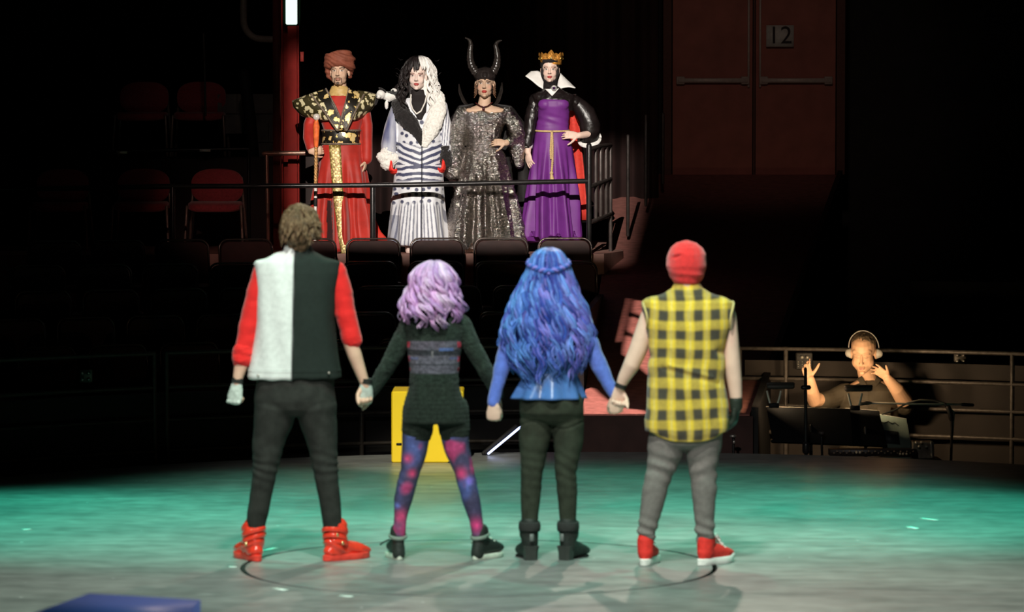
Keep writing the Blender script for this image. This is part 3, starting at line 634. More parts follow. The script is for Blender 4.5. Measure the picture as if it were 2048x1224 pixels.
def strands(sh, rows, n, th, z0, z1, wave=.01, freq=(5, 9), rr=.008, colf=None, seed=0, out=0, M=22, seg=5, taper=.25, curl=0, clump=5, flare=0, lift=(-.4, 1.0)):
    """rows: (z, half width, half depth, cx, cy). strands run down the surface that these rows make, waving together in locks"""
    rng = np.random.RandomState(seed); Z = np.array([r[0] for r in rows])[::-1]; A = np.array(rows)[::-1]
    ip = lambda z, c: np.interp(z, Z, A[:, c])
    for i in range(n):
        if i % clump == 0:
            tc_ = th[0] + (th[1]-th[0])*(i+clump/2)/n; phc = rng.uniform(0, 6.28); fqc = rng.uniform(*freq); amc = wave*rng.uniform(.6, 1.4); zec = z1 + rng.uniform(0, 1)**1.3*(out if out else .05); lfc = rng.uniform(*lift)
            colc = colf(tc_, rng) if colf else None; dr = rng.uniform(-.12, .12)
        t = th[0] + (th[1]-th[0])*(i+.5)/n + rng.uniform(-.03, .03); ze = zec + rng.uniform(-.02, .03); za = z0 - rng.uniform(0, .015)
        ph = phc + rng.uniform(-.5, .5); am = amc*rng.uniform(.8, 1.2); lf = lfc + rng.uniform(-.3, .3); pts = []; span = za-ze
        for j, z in enumerate(np.linspace(za, ze, M)):
            u = j/(M-1); g = am*min(1, u*2.5)*(.6+.8*u); hw, hd = ip(z, 1), ip(z, 2); a_ = ph + fqc*2*pi*(za-z)
            tt = t + dr*u + (tc_-t)*.35*u + g*sin(a_)/max(hw, .03); k = 1 + (lf*.006 + curl*g*cos(a_) + flare*max(0, u-.7)**1.5*(1+.5*sin(ph)))/max(hw, .03)
            pts.append(V(ip(z, 3) + hw*k*sin(tt), ip(z, 4) - hd*k*cos(tt), z))
        q0 = rr*rng.uniform(.75, 1.25); rd = [q0*(1-(1-taper)*max(0, (j/(M-1)-.55)/.45)**1.4)*(1.0 if j > 1 else .7) for j in range(M)]
        sh.tube(pts, [(a*1.6, a*.75) for a in rd], seg, ref=V(cos(t), sin(t), 0), col=(colc*.6+colf(t, rng)*.4)*rng.uniform(.8, 1.2) if colf else None, rnd=False)

# ================================================================== FRONT FOUR, backs to the camera
R180 = Rz(pi)
def jeans_mat(n, c, **k): return mat(n, c, .85, spec=.15, var=.22, scale=22, bump=.25, bscale=300, **k)
# ------------------------------------------------------------------ young man in two-tone vest
A = Fig(17.9, 598, 0, 'tall man seen from behind in a white and black vest, red sleeves and black jeans')
u = A.u
hc = A.p(599, 462, 0); RH = Rz(pi-.12)
s = Shape(); head(s, hc, RH, 1.0, neck=A.p(597, 515, .01))
A.loft(s, [(505, 575, 618, .12), (520, 540, 655, .18), (560, 524, 670, .24), (640, 520, 668, .24), (720, 520, 668, .22), (780, 522, 660, .20), (812, 530, 650, .18)], .012)
def leg(sh, f, pts): f.limb(sh, pts, 18)
LA = [(552, 800, 0, 27), (541, 870, 0, 26), (531, 930, 0, 20), (520, 1000, .02, 16), (510, 1075, .03, 11), (508, 1105, .02, 9)]
LB = [(628, 800, 0, 27), (640, 870, 0, 26), (650, 930, 0, 20), (660, 1000, .02, 16), (668, 1078, .03, 11), (670, 1105, .02, 9)]
leg(s, A, LA); leg(s, A, LB)
A.limb(s, [(530, 545, 0, 19), (510, 610, 0, 15), (494, 680, 0, 14), (484, 722, -.02, 15), (476, 755, -.03, 10.5), (475, 772, -.03, 9)])
A.limb(s, [(668, 545, 0, 19), (686, 610, 0, 15), (699, 680, 0, 15), (710, 712, 0, 14.5), (726, 757, .01, 10.5), (732, 772, .01, 9)])
hand(s, A.p(474, 768, -.03), V(-.15, -.1, -1), V(.5, 1, 0), 1.0, -1, (76, 78, 80, 80), spread=.02, tcurl=40, tout=.3)
hand(s, A.p(732, 768, .01), V(-.1, .1, -1), V(.2, -1, 0), 1.0, 1, (68, 72, 76, 78), spread=.03, tcurl=35, tout=.35)
f_, r_ = foot_frame(rad(-22)); hl = V(*A.p(506, 1120, .0)); hl[2] = 0
solid('body', s, M_SKIN, A.t, vox=.006, smooth=3, col=lambda w, n: np.tile(SKIN, (len(w), 1)))
# hair: short, tousled, brown
s = Shape(); s.ell(hc+V(0, -.005, .045), (.094, .108, .100)); s.ell(hc+V(0, -.05, -.01), (.082, .075, .085)); s.ell(hc+V(0, -.045, -.065), (.062, .05, .05))
rng = np.random.RandomState(3)
for i in range(420):
    ph = rng.uniform(0, 2*pi); ct = rng.uniform(-.55, 1); st = math.sqrt(1-ct*ct); nn = V(st*cos(ph), st*sin(ph), ct)
    if nn[1] > .55 and nn[2] < .3: continue
    p0 = hc+V(0, -.012, .035) + nn*V(.088, .104, .098)
    tn = nrm(np.cross(nn, V(.1, -.3, 1))*rng.uniform(-.1, .75) + V(.25, -.2, -1.0)*(1 if ct < .8 else .5) + nn*.36)
    L_ = rng.uniform(.035, .07); p1 = p0+tn*L_*.5+nn*.006; p2 = p0+tn*L_+nn*rng.uniform(-.006, .008)
    s.tube([p0-nn*.006, p0+tn*.01+nn*.004, p1, p2], [.004, .0095, .0068, .002], 6)
def hc_(w, n):
    g = vnoise(w*V(160, 160, 28), 2)*.5+.5; g = g[:, None]; c = V(.045, .026, .013)*(1-g) + V(.25, .155, .080)*g
    return c
solid('hair', s, mat('brown_hair', attr=True, rough=.45, var=.2, scale=60, stretch=(4, 4, 1), bump=.4, bscale=250), A.t, vox=.0036, smooth=1, col=hc_, fn=lambda w, n: .005*vnoise(w*V(95, 95, 26), 4))
# red shirt sleeves
s = Shape()
A.limb(s, [(529, 543, 0, 24), (516, 585, 0, 23), (503, 635, 0, 22), (492, 680, -.01, 19.5), (485, 708, -.02, 18)]); A.limb(s, [(486, 700, -.02, 18.5), (484, 716, -.02, 19.5)], ref=None)
A.limb(s, [(670, 545, 0, 24), (684, 590, 0, 22), (693, 635, 0, 20.5), (700, 662, 0, 20), ]); A.limb(s, [(699, 658, 0, 20.5), (703, 674, 0, 22)])
A.loft(s, [(508, 566, 628, .15), (530, 525, 670, .20), (560, 520, 673, .22), (640, 522, 668, .22)], .0)
solid('shirt', s, mat('red_shirt_cloth', (.80, .018, .016), .8, var=.08, scale=16, bump=.15, sheen=.2), A.t, vox=.006, smooth=3,
      fn=lambda w, n: wrinkle(w, .004, 9, 22, 3) + wrinkle(w, .006, 12, 26, 8)*sstep(1.15, .98, w[:, 2]))
for ca, cb in ((A.p(486, 702, -.02), A.p(484, 716, -.02)), (A.p(700, 668, 0), A.p(704, 679, 0))):
    s = Shape(); s.tube([ca, cb], .053, 20); solid('rolled_cuff', s, MATS['red_shirt_cloth'], A.t, vox=.005, smooth=2, fn=lambda w, n: wrinkle(w, .005, 22, 50, 2))
# vest: left half white, right half black-green
rowsV = [(489, 572, 621, .135), (503, 566, 628, .15), (512, 545, 648, .19), (524, 511, 681, .22), (545, 512, 682, .245), (585, 515, 674, .265), (640, 514, 671, .275), (700, 506, 677, .27), (735, 500, 683, .27), (752, 497, 685, .27), (756, 499, 684, .26)]
s = Shape(); A.loft(s, rowsV, 0, 60, 2.6)
split = A.p(592, 600)[0]; zb = A.p(600, 750)[2]
def vcol(w, n):
    xs = A.p(593, 490)[0] + (A.p(588, 757)[0]-A.p(593, 490)[0])*np.clip((A.p(0, 490)[2]-w[:, 2])/(A.p(0, 490)[2]-A.p(0, 757)[2]), 0, 1)
    d = w[:, 0]-xs; t = sstep(-.0015, .0015, d)[:, None]
    c = V(.80, .83, .80)*(1-t) + V(.020, .028, .024)*t
    seam = np.exp(-((d+.002)/.0055)**2)[:, None]; c = c*(1-seam) + V(.02, .02, .02)*seam
    hem = np.exp(-((w[:, 2]-A.p(0, 738)[2])/.0022)**2)[:, None]*.35; return c*(1-hem)
def vfn(w, n):
    x = w[:, 0]-split; z = w[:, 2]
    bl = -.004*sstep(.0, -.03, x)*sstep(A.p(0, 735)[2], A.p(0, 760)[2], z)
    return wrinkle(w, .004, 6, 4, 7) + .0025*np.sin(x*60+z*9) + .003*np.exp(-((z-A.p(0, 740)[2])/.006)**2) + np.where(x < 0, .003, 0) - .004*np.exp(-((x)/.005)**2)
vest = solid('vest', s, mat('vest_denim', attr=True, rough=.85, var=.08, scale=40, bump=.2, bscale=400, spec=.15), A.t, vox=.0055, smooth=2, fn=vfn, col=vcol)
s = Shape(); A.loft(s, [(484, 574, 618, .125, -.01), (500, 570, 626, .145, -.01)], 0, 40, 2.2); solid('collar', s, MATS['vest_denim'], vest, vox=.005, smooth=1, col=vcol)
s = Shape(); rng = np.random.RandomState(5)
for i in range(46):
    py = 526+58*i/46.; xx = 511+5*sin(i*.13) + (0 if py < 545 else 2); c = A.p(xx, py, -.03+.0*i); s.tube([c+V(.004, 0, 0), c+V(-.009+rng.uniform(-.004, .004), rng.uniform(-.01, .01), rng.uniform(-.006, .004))], [.0035, .0012], 5)
obj('frayed_edge', s, mat('white_threads', (.8, .82, .8), .9), vest)
for px, py in ((516, 751), (658, 746)):
    s = Shape(); s.ell(A.p(px, py, -.12), (.007, .007, .007)); obj('button', s, M_STEEL, vest)
# jeans
s = Shape(); A.loft(s, [(748, 514, 668, .24), (775, 511, 668, .25), (800, 509, 670, .25), (818, 511, 669, .225), (832, 524, 658, .16)], 0, 48, 2.4)
for pts in ([(552, 815, -.005, 43), (545, 850, 0, 39), (535, 890, 0, 32), (531, 925, 0, 27.5), (527, 960, .0, 24), (520, 1000, .01, 22.5), (513, 1040, .02, 19.5), (508, 1078, .03, 16.5), (507, 1088, .03, 17.5)],
            [(631, 815, -.005, 42), (638, 850, 0, 37), (645, 890, 0, 31), (649, 925, 0, 27), (653, 960, .0, 24), (660, 1000, .01, 21.5), (664, 1040, .02, 19.5), (668, 1078, .03, 19), (668, 1088, .03, 20.5)]): A.limb(s, pts, 24)
def jw(zk, amp=.005):
    def f(w, n):
        g = np.exp(-((w[:, 2]-zk)/.10)**2); g2 = np.exp(-((w[:, 2]-.12)/.06)**2)
        b_ = .55+.6*vnoise(w*V(12, 12, 7), 12); return wrinkle(w, .0045, 8, 10, 5) + amp*.62*b_*g*np.sin(w[:, 2]*125 + w[:, 0]*22 + 3.5*vnoise(w*9, 3)) + amp*.5*b_*g2*np.sin(w[:, 2]*150 + w[:, 0]*30 + 3*vnoise(w*11, 4))
    return f
def seam_gap(w, n, x0, ztop, zbot): return -.007*np.exp(-((w[:, 0]-x0)/.008)**2)*sstep(zbot, ztop, w[:, 2])*(n[:, 1] < 0)
xs_ = A.p(590, 800)[0]
solid('jeans', s, jeans_mat('black_jeans', (.030, .032, .028)), A.t, vox=.006, smooth=9, fn=lambda w, n: jw(A.p(0, 928)[2])(w, n) + seam_gap(w, n, xs_, .93, .80))
# glossy red high-tops
M_RSH = mat('red_patent_leather', (.85, .05, .025), .18, var=.08, coat=.6, bump=.05)
M_GOLD = mat('gold_metal', (.95, .7, .35), .25, metal=1)
def hightop(f, px, py, a, L=.30, wd=.112):
    fv, rv = foot_frame(a); heel = f.p(px, py, .03)*V(1, 1, 0) - fv*.065; s = Shape(); shoe_upper(s, heel, a, L, wd, .022, .13, .048); c_ = heel+fv*.068; s.tube([c_+V(0, 0, .06), c_+fv*.004+V(0, 0, .125), c_+fv*.010+V(0, 0, .165)], [(.050, .058), (.054, .062), (.060, .068)], 24, ref=rv)
    sh = solid('shoe', s, M_RSH, f.t, vox=.005, smooth=2, fn=lambda w, n: .0035*np.sin((w[:, 2]*1.2 + (w @ fv)*.8)*90)*(n[:, 2] > -.5))
    s = Shape(); sole_shape(s, heel - fv*.012, a, L+.015, wd*1.08, .034); obj('sole', s, mat('red_rubber', (.80, .06, .04), .4), sh, sharp=40)
    for q, z, rr in ((.22, .125, .060), (.23, .092, .058), (.26, .062, .057)):
        s = Shape(); c = heel + fv*q*L; t = np.linspace(0, 2*pi, 22); s.grid(np.array([[c + rv*rr*k_*cos(x) + fv*(rr*k_*1.15*sin(x)) + V(0, 0, z+.012+h_-.018*sin(x)+.012*cos(x)) for x in t[:-1]] for h_, k_ in ((0, .97), (.005, 1.02), (.019, 1.02), (.024, .97))]), .004, wrap=True)
        obj('strap', s, M_RSH, sh)
    for x_, y_, z_ in ((.9, -.4, .12), (-.9, -.4, .07), (.95, .2, .075), (-.7, -.7, .13)):
        s = Shape(); s.box(heel + fv*(.21*L+.055*y_) + rv*.056*x_ + V(0, 0, z_+.02), (.018, .016, .02), Rz(-a), bev=.004); obj('buckle', s, M_GOLD, sh)
hightop(A, 508, 1117, rad(-24)); hightop(A, 669, 1121, rad(46))
# gloves: fingerless, pale with a dark wristband
M_PALE = mat('pale_grey_glove', (.55, .62, .56), .55, var=.2, scale=40, bump=.2); M_BLK = mat('black_knit_cloth', (.02, .022, .02), .85, var=.3, scale=50, bump=.2)
for w_, d_, n_, th in (((474, 768, -.03), V(-.15, -.1, -1), V(.5, 1, 0), -1), ((732, 768, .01), V(-.1, .1, -1), V(.2, -1, 0), 1)):
    s = Shape(); wp = A.p(*w_); d_ = nrm(d_); b_ = nrm(np.cross(d_, nrm(n_)))
    s.tube([wp-d_*.005, wp+d_*.03, wp+d_*.065, wp+d_*.092], [(.028, .021), (.038, .022), (.045, .020), (.042, .017)], 18, ref=b_)
    for i in range(4): s.ell(wp+d_*.094+b_*(.03-.02*i) - nrm(n_)*.008, (.012, .012, .011))
    g = solid('glove', s, M_PALE, A.t, vox=.004, smooth=1, fn=lambda w, n: .0012*vnoise(w*60, 3))
    s = Shape(); s.tube([wp-d_*.030, wp-d_*.004], [(.030, .028), (.031, .027)], 18, ref=b_, rnd=False); obj('wristband', s, M_BLK, g, sharp=40)

# ------------------------------------------------------------------ lavender-haired girl
B = Fig(17.95, 871, 0, 'girl seen from behind with wavy lavender hair, dark sweater and galaxy-print leggings')
hb_ = B.p(867, 567, 0)
s = Shape(); head(s, hb_, Rz(pi), .95, True, neck=B.p(868, 620, .01))
B.loft(s, [(622, 845, 893, .10), (638, 815, 925, .15), (670, 815, 922, .20), (720, 822, 918, .20), (750, 824, 916, .19), (790, 818, 918, .18), (830, 825, 915, .16)], .012)
B.limb(s, [(840, 815, 0, 24), (832, 870, 0, 22), (821, 945, 0, 16), (808, 990, .01, 15), (799, 1050, .02, 10), (795, 1098, .02, 9)]); B.limb(s, [(902, 815, 0, 24), (910, 870, 0, 22), (927, 945, 0, 16), (941, 990, .01, 15), (957, 1050, .02, 10), (961, 1095, .02, 9)])
B.limb(s, [(818, 650, 0, 14), (795, 700, 0, 11), (770, 742, 0, 10), (748, 775, .02, 9), (738, 787, .02, 8)]); B.limb(s, [(922, 650, 0, 14), (948, 700, 0, 11), (972, 742, 0, 10), (990, 782, .03, 9), (994, 800, .03, 8)])
hand(s, B.p(740, 785, .035), V(-.7, .1, -.7), V(.3, -1, .1), .85, -1, (72, 76, 78, 80), spread=.03, tcurl=35, tout=.3); hand(s, B.p(994, 797, .035), V(-.1, .0, -1), V(.1, -1, 0), .85, 1, (72, 75, 78, 80), spread=.03, tcurl=35, tout=.3)
solid('body', s, M_SKIN, B.t, vox=.006, smooth=3, col=lambda w, n: np.tile(SKIN2, (len(w), 1)))
rowsL = [(521, 8, 868), (526, 20, 868), (535, 32, 867), (550, 43, 866), (580, 50, 865), (603, 54, 863), (622, 58, 861), (640, 52, 861), (652, 40, 862), (665, 20, 862)]
def hrows(f, rows, dmul, dy=0, dadd=0):
    out = []
    for py, hw, cx in rows: q = f.p(cx, py, dy); out.append((q[2], hw*f.u, hw*f.u*dmul+dadd, q[0], q[1]))
    return out
HR = hrows(B, rowsL, 1.0, -.005)
s = Shape(); s.loft([(V(r[3], r[4], r[0]), r[1]*.88, r[2]*.88) for r in HR[:-4]], 30, 2)
hsol = solid('hair', s, mat('lavender_hair', attr=True, rough=.38, var=.18, scale=60, stretch=(4, 4, 1), bump=.3, bscale=250), B.t, vox=.007, smooth=2, col=lambda w, n: np.tile(V(.20, .09, .26), (len(w), 1)))
PURP = [V(.70, .46, .74), V(.50, .26, .58), V(.78, .58, .80), V(.42, .20, .50), V(.66, .36, .66)]
s = Shape(); zt0 = HR[0][0]; rng = np.random.RandomState(2)
for la in range(2):
    strands(s, HR, 130, (-2.7, 2.7), zt0, B.p(0, (660, 640)[la])[2], wave=.016, freq=(6, 8), rr=.0062, seed=20+la, out=.075, M=34, curl=.9, clump=6, flare=.12, colf=lambda t, r: PURP[r.randint(5)]*r.uniform(.85, 1.15))
obj('curls', s, MATS['lavender_hair'], hsol)
rowsB = [(619, 848, 892, .12), (628, 832, 908, .15), (636, 812, 930, .17), (655, 806, 934, .20), (680, 812, 926, .225), (710, 817, 920, .22), (745, 820, 917, .215), (768, 818, 919, .21)]
M_SW = mat('dark_green_mohair', attr=True, rough=.95, var=.35, scale=70, bump=.6, bscale=220, sheen=.08, spec=.1)
s = Shape(); B.loft(s, rowsB, 0, 48, 2.2)
B.limb(s, [(820, 648, 0, 21), (806, 675, 0, 19), (790, 705, 0, 17.5), (772, 738, 0, 16.5), (752, 770, .02, 14.5), (741, 785, .02, 12.5)]); B.limb(s, [(920, 648, 0, 21), (936, 675, 0, 19), (952, 705, 0, 17.5), (970, 738, 0, 16.5), (988, 772, .03, 14), (996, 790, .03, 12.5)])
def swc(w, n):
    c = np.tile(V(.022, .034, .026), (len(w), 1)); g = vnoise(w*40, 3)[:, None]*.35+1; c = c*g
    zz = w[:, 2]; x = (w[:, 0]-B.p(868, 700)[0])/B.u; py = 300 + (CAMH-zz)/B.u
    band = sstep(679, 682, py)*sstep(747, 744, py)*(np.abs(x) < 52)*(np.abs(w[:, 1]-B.D) < .2)
    tone = V(.11, .105, .135)
    c = c*(1-band[:, None]) + tone*(1+.25*vnoise(w*V(30, 30, 90), 8))[:, None]*band[:, None]
    for y0, y1 in ((698, 709), (726, 729)):
        m = (sstep(y0-1, y0+1, py)*sstep(y1+1, y1-1, py)*band)[:, None]; c = c*(1-m) + V(.035, .037, .045)*m
    m = ((x > 11) & (x < 40) & (py > 694) & (py < 700) & (band > .5))[:, None]*.8; c = c*(1-m) + V(.10, .17, .42)*m
    m = ((np.abs(np.abs(x)-50) < 3) & (((py > 682) & (py < 694)) | ((py > 712) & (py < 722)) | ((py > 735) & (py < 743))))[:, None]; c = np.where(m, V(.45, .03, .06), c)
    m = ((np.abs(x+2) < 2.5) & (py > 700) & (py < 714))[:, None]; c = np.where(m, V(.16, .15, .16), c)
    m = ((np.abs(x) < 49) & (np.abs(x) > 32) & (py > 714) & (py < 718))[:, None]*.7; c = c*(1-m) + V(.12, .15, .33)*m
    return c
solid('sweater', s, M_SW, B.t, vox=.005, smooth=3, fn=lambda w, n: wrinkle(w, .004, 12, 16, 3) + .0025*vnoise(w*120, 5), col=swc)
s = Shape(); B.loft(s, [(762, 819, 918, .215), (780, 815, 922, .235), (810, 808, 930, .26), (838, 804, 936, .27), (846, 803, 938, .26)], 0, 48, 2.3)
B.limb(s, [(838, 820, 0, 33), (834, 862, 0, 32)], 24); B.limb(s, [(905, 820, 0, 33), (909, 862, 0, 32)], 24)
solid('shorts', s, mat('black_knit_shorts', (.018, .026, .02), .9, var=.35, scale=60, bump=.6, bscale=180, sheen=.05, spec=.1), B.t, vox=.006, smooth=3,
      fn=lambda w, n: .005*np.sin(w[:, 0]*75)*sstep(.78, .9, w[:, 2]) + .0008*np.sin(w[:, 2]*260) + wrinkle(w, .003, 14, 10, 4))
s = Shape()
B.limb(s, [(838, 835, 0, 32), (833, 865, 0, 29.5), (829, 900, 0, 25.5), (822, 940, 0, 20.5), (814, 968, 0, 19.5), (806, 1000, .01, 18.5), (800, 1040, .02, 13.5), (798, 1072, .02, 12)], 24)
B.limb(s, [(904, 835, 0, 32), (909, 865, 0, 29.5), (914, 900, 0, 25.5), (927, 940, 0, 20.5), (935, 968, 0, 19.5), (943, 1000, .01, 18.5), (952, 1040, .02, 13.5), (957, 1072, .02, 12)], 24)
def galc(w, n):
    a_ = vnoise(w*V(9, 9, 7), 1); b_ = vnoise(w*V(14, 14, 9)+5, 2); c_ = vnoise(w*V(60, 60, 60), 3)
    c = np.tile(V(.055, .050, .11), (len(w), 1)); m = sstep(.15, .6, a_)[:, None]; c = c*(1-m)+V(.08, .11, .32)*m
    m = .8*sstep(.32, .75, b_)[:, None]; c = c*(1-m) + V(.50, .05, .17)*m
    m = sstep(.5, .8, -b_)[:, None]; c = c*(1-m) + V(.05, .17, .22)*m
    for px, py, r, cc in ((817, 915, 9, (.50, .06, .16)), (922, 945, 11, (.65, .06, .2)), (803, 1033, 14, (.62, .07, .2)), (952, 1050, 14, (.6, .05, .2)), (825, 945, 8, (.55, .05, .15)), (940, 960, 7, (.2, .15, .6)), (794, 1010, 6, (.15, .2, .6))):
        q = B.p(px, py); g = np.exp(-(((w[:, 0]-q[0])/B.u/r)**2 + ((w[:, 2]-q[2])/B.u/r)**2))[:, None]; c = c*(1-g) + V(*cc)*g
    return c*(1+.5*np.maximum(c_, 0))[:, None]
solid('leggings', s, mat('galaxy_leggings', attr=True, rough=.6, var=.1, scale=50), B.t, vox=.005, smooth=3, col=galc, fn=lambda w, n: jw(B.p(0, 955)[2], .003)(w, n)*.7)
M_BSH = mat('black_suede', (.02, .026, .022), .6, var=.3, bump=.2); M_CREAM = mat('cream_rubber', (.62, .66, .56), .5)
def wedge(f, px, py, a, L=.25, wd=.088):
    fv, rv = foot_frame(a); heel = f.p(px, py, .03)*V(1, 1, 0) - fv*.055; s = Shape(); shoe_upper(s, heel, a, L, wd, .03, .12, .040)
    s.tube([heel+fv*.03+V(0, 0, .03), heel+fv*.04+V(0, 0, .075)], [(.034, .036), (.033, .036)], 16, ref=rv)
    sh = solid('shoe', s, M_BSH, f.t, vox=.005, smooth=2)
    s = Shape(); sole_shape(s, heel-fv*.005, a, L+.008, wd*1.1, .026); obj('sole', s, M_CREAM, sh, sharp=40)
    s = Shape(); c = heel+fv*.055+V(0, 0, .125); t = np.linspace(0, 2*pi, 20); s.tube([c+rv*.046*cos(x)+fv*.052*sin(x)+V(0, 0, .012*sin(x)) for x in t], [(.010, .004)]*20, 8, ref=V(0, 0, 1), rnd=False); obj('strap', s, mat('grey_green_strap', (.20, .25, .21), .6), sh)
    s = Shape()
    for j in range(4): c = heel+fv*(.12+.028*j)+V(0, 0, .105-.016*j); s.tube([c-rv*.028, c+V(0, 0, .01), c+rv*.028], .004, 6)
    s.tube([heel+fv*.10-rv*.04+V(0, 0, .10), heel+fv*.09-rv*.075+V(0, 0, .085), heel+fv*.1-rv*.085+V(0, 0, .075)], .0045, 6); obj('lace', s, M_CREAM if a > 0 else M_BSH, sh)
wedge(B, 796, 1127, rad(-12)); wedge(B, 960, 1124, rad(34))

# ------------------------------------------------------------------ blue-haired girl
Cc = Fig(17.95, 1100, 0, 'girl seen from behind with very long wavy blue hair and blue peplum jacket')
hcc = Cc.p(1097, 542, 0)
s = Shape(); head(s, hcc, Rz(pi), .98, True, neck=Cc.p(1097, 597, .01))
Cc.loft(s, [(600, 1070, 1124, .11), (615, 1040, 1155, .16), (650, 1042, 1155, .21), (700, 1050, 1150, .21), (745, 1054, 1148, .19), (785, 1050, 1156, .19), (826, 1054, 1150, .17)], .012)
Cc.limb(s, [(1073, 830, 0, 23), (1069, 880, 0, 22), (1064, 945, 0, 18), (1060, 1000, .01, 16), (1058, 1060, .02, 12), (1056, 1098, .02, 10)]); Cc.limb(s, [(1133, 830, 0, 23), (1135, 880, 0, 22), (1132, 945, 0, 18), (1136, 1000, .01, 16), (1137, 1060, .02, 12), (1138, 1098, .02, 10)])
Cc.limb(s, [(1040, 635, 0, 16), (1020, 690, 0, 12), (1006, 735, 0, 11), (993, 780, -.02, 9.5), (987, 808, -.03, 8)]); Cc.limb(s, [(1155, 635, 0, 16), (1178, 690, 0, 12), (1198, 732, 0, 11), (1220, 775, -.02, 9.5), (1230, 795, -.03, 8)])
hand(s, Cc.p(987, 806, -.04), V(0, .1, -1), V(.15, 1, 0), .98, 1, (78, 80, 80, 80), spread=.02, tcurl=40, tout=.25); hand(s, Cc.p(1230, 792, -.035), V(.1, .1, -1), V(-.1, 1, 0), .98, -1, (76, 78, 80, 80), spread=.02, tcurl=40, tout=.3)
solid('body', s, M_SKIN, Cc.t, vox=.006, smooth=3, col=lambda w, n: np.tile(SKIN2, (len(w), 1)))
rowsJ = [(603, 1072, 1123, .12), (612, 1048, 1148, .16), (630, 1030, 1166, .20), (660, 1034, 1164, .23), (700, 1043, 1157, .23), (738, 1050, 1152, .21), (752, 1050, 1153, .21), (762, 1052, 1150, .2)]
s = Shape(); Cc.loft(s, rowsJ, 0, 56, 2.2)
xc = Cc.p(1098, 760)[0]
def pepl(w, n):
    g = sstep(Cc.p(0, 748)[2], Cc.p(0, 790)[2], w[:, 2]); a_ = np.arctan2(w[:, 0]-xc, -(w[:, 1]-Cc.D))
    py = 300+(CAMH-w[:, 2])/Cc.u
    return g*.012*np.sin(a_*9+.3) - .006*np.exp(-((py-750)/3)**2) + wrinkle(w, .002, 10, 8, 2) - .004*np.exp(-((w[:, 0]-xc)/.004)**2)*(py > 748)
jk = solid('jacket', s, mat('blue_faux_leather', (.07, .17, .44), .28, var=.22, scale=9, bump=.12, bscale=30, coat=.2), Cc.t, vox=.0055, smooth=2, fn=pepl)
s = Shape(); n_ = 120; th_ = np.arange(n_)*2*pi/n_; rr = []
for q, off in [(q, 0) for q in np.linspace(0, 1, 12)] + [(q, .006) for q in np.linspace(1, 0, 12)]:
    xl = 1050+(1020-1050)*q**.9; xr = 1153+(1172-1153)*q**.9; c = Cc.p((xl+xr)/2, 746+50*q, 0); am = .012*q
    w_ = np.cos(th_*9+.5); rr.append(c + np.stack([((xr-xl)/2*Cc.u-off-am*.3+am*w_)*np.cos(th_), (.105+.055*q-off+am*w_)*np.sin(th_), np.zeros(n_)], 1))
s.rings(rr, False); obj('peplum', s, MATS['blue_faux_leather'], jk)
s = Shape()
Cc.limb(s, [(1037, 632, 0, 23), (1025, 668, 0, 20), (1013, 705, 0, 17.5), (1003, 740, -.01, 16), (993, 778, -.02, 13), (986, 806, -.03, 11.5)]); Cc.limb(s, [(1158, 632, 0, 23), (1172, 668, 0, 20), (1186, 705, 0, 17.5), (1203, 740, -.01, 15.5), (1221, 775, -.02, 13), (1230, 791, -.03, 11.5)])
solid('sleeve', s, mat('sheer_blue_mesh_sleeve', attr=True, rough=.75, var=.12, scale=50, bump=.2, sheen=.3), Cc.t, vox=.005, smooth=3, fn=lambda w, n: wrinkle(w, .003, 14, 22, 3),
      col=lambda w, n: V(.10, .17, .60)*(1-.5*np.clip(vnoise(w*V(7, 7, 5), 4)+.2, 0, 1))[:, None] + V(.26, .13, .42)*(.5*np.clip(vnoise(w*V(7, 7, 5), 4)+.2, 0, 1))[:, None])
rowsH = [(495, 6, 1098), (499, 18, 1098), (508, 29, 1097), (522, 37, 1097), (540, 42, 1097), (560, 52, 1096), (590, 66, 1094), (615, 76, 1094), (640, 85, 1094), (665, 91, 1095), (690, 90, 1095), (712, 78, 1095), (735, 68, 1095), (755, 52, 1095), (775, 30, 1095)]
HC = []
for (py, hw, cx) in rowsH:
    q = Cc.p(cx, py, -.01); dep = min(hw*Cc.u*1.05, .105) if py < 565 else min(.15, .105+.05*(py-565)/60)
    HC.append((q[2], hw*Cc.u, dep, q[0], q[1]))
s = Shape(); s.loft([(V(r[3], r[4], r[0]), r[1]*.86, r[2]*.86) for r in HC[:-4]], 30, 2.1)
M_BH = mat('blue_hair', attr=True, rough=.36, var=.2, scale=60, stretch=(4, 4, 1), bump=.3, bscale=250)
hs = solid('hair', s, M_BH, Cc.t, vox=.008, smooth=2, col=lambda w, n: np.tile(V(.008, .018, .12), (len(w), 1)))  # darker base under the locks: shade in the gaps put into the colour
BL = [V(.035, .075, .42), V(.06, .14, .52), V(.16, .30, .74), V(.07, .075, .42), V(.24, .21, .66), V(.018, .035, .25), V(.09, .19, .60)]
s = Shape()
def blc(t, r):
    i = r.randint(7); c = BL[i]*r.uniform(.8, 1.2)
    if t < -.5 and r.rand() < .5: c = V(.10, .27, .68)
    if t > .4 and r.rand() < .4: c = V(.20, .18, .60)
    return c
for la in range(4):
    strands(s, HC, 132, (-2.75, 2.75), HC[0][0], Cc.p(0, (772, 760, 735, 690)[la])[2], wave=.0115, freq=(5, 7.5), rr=.0056, seed=40+la, out=.12, M=48, curl=.8, clump=6, flare=.10, lift=(-.7, .7), colf=blc)
obj('wavy_locks', s, M_BH, hs)
s = Shape()      # twisted half-up crown braid
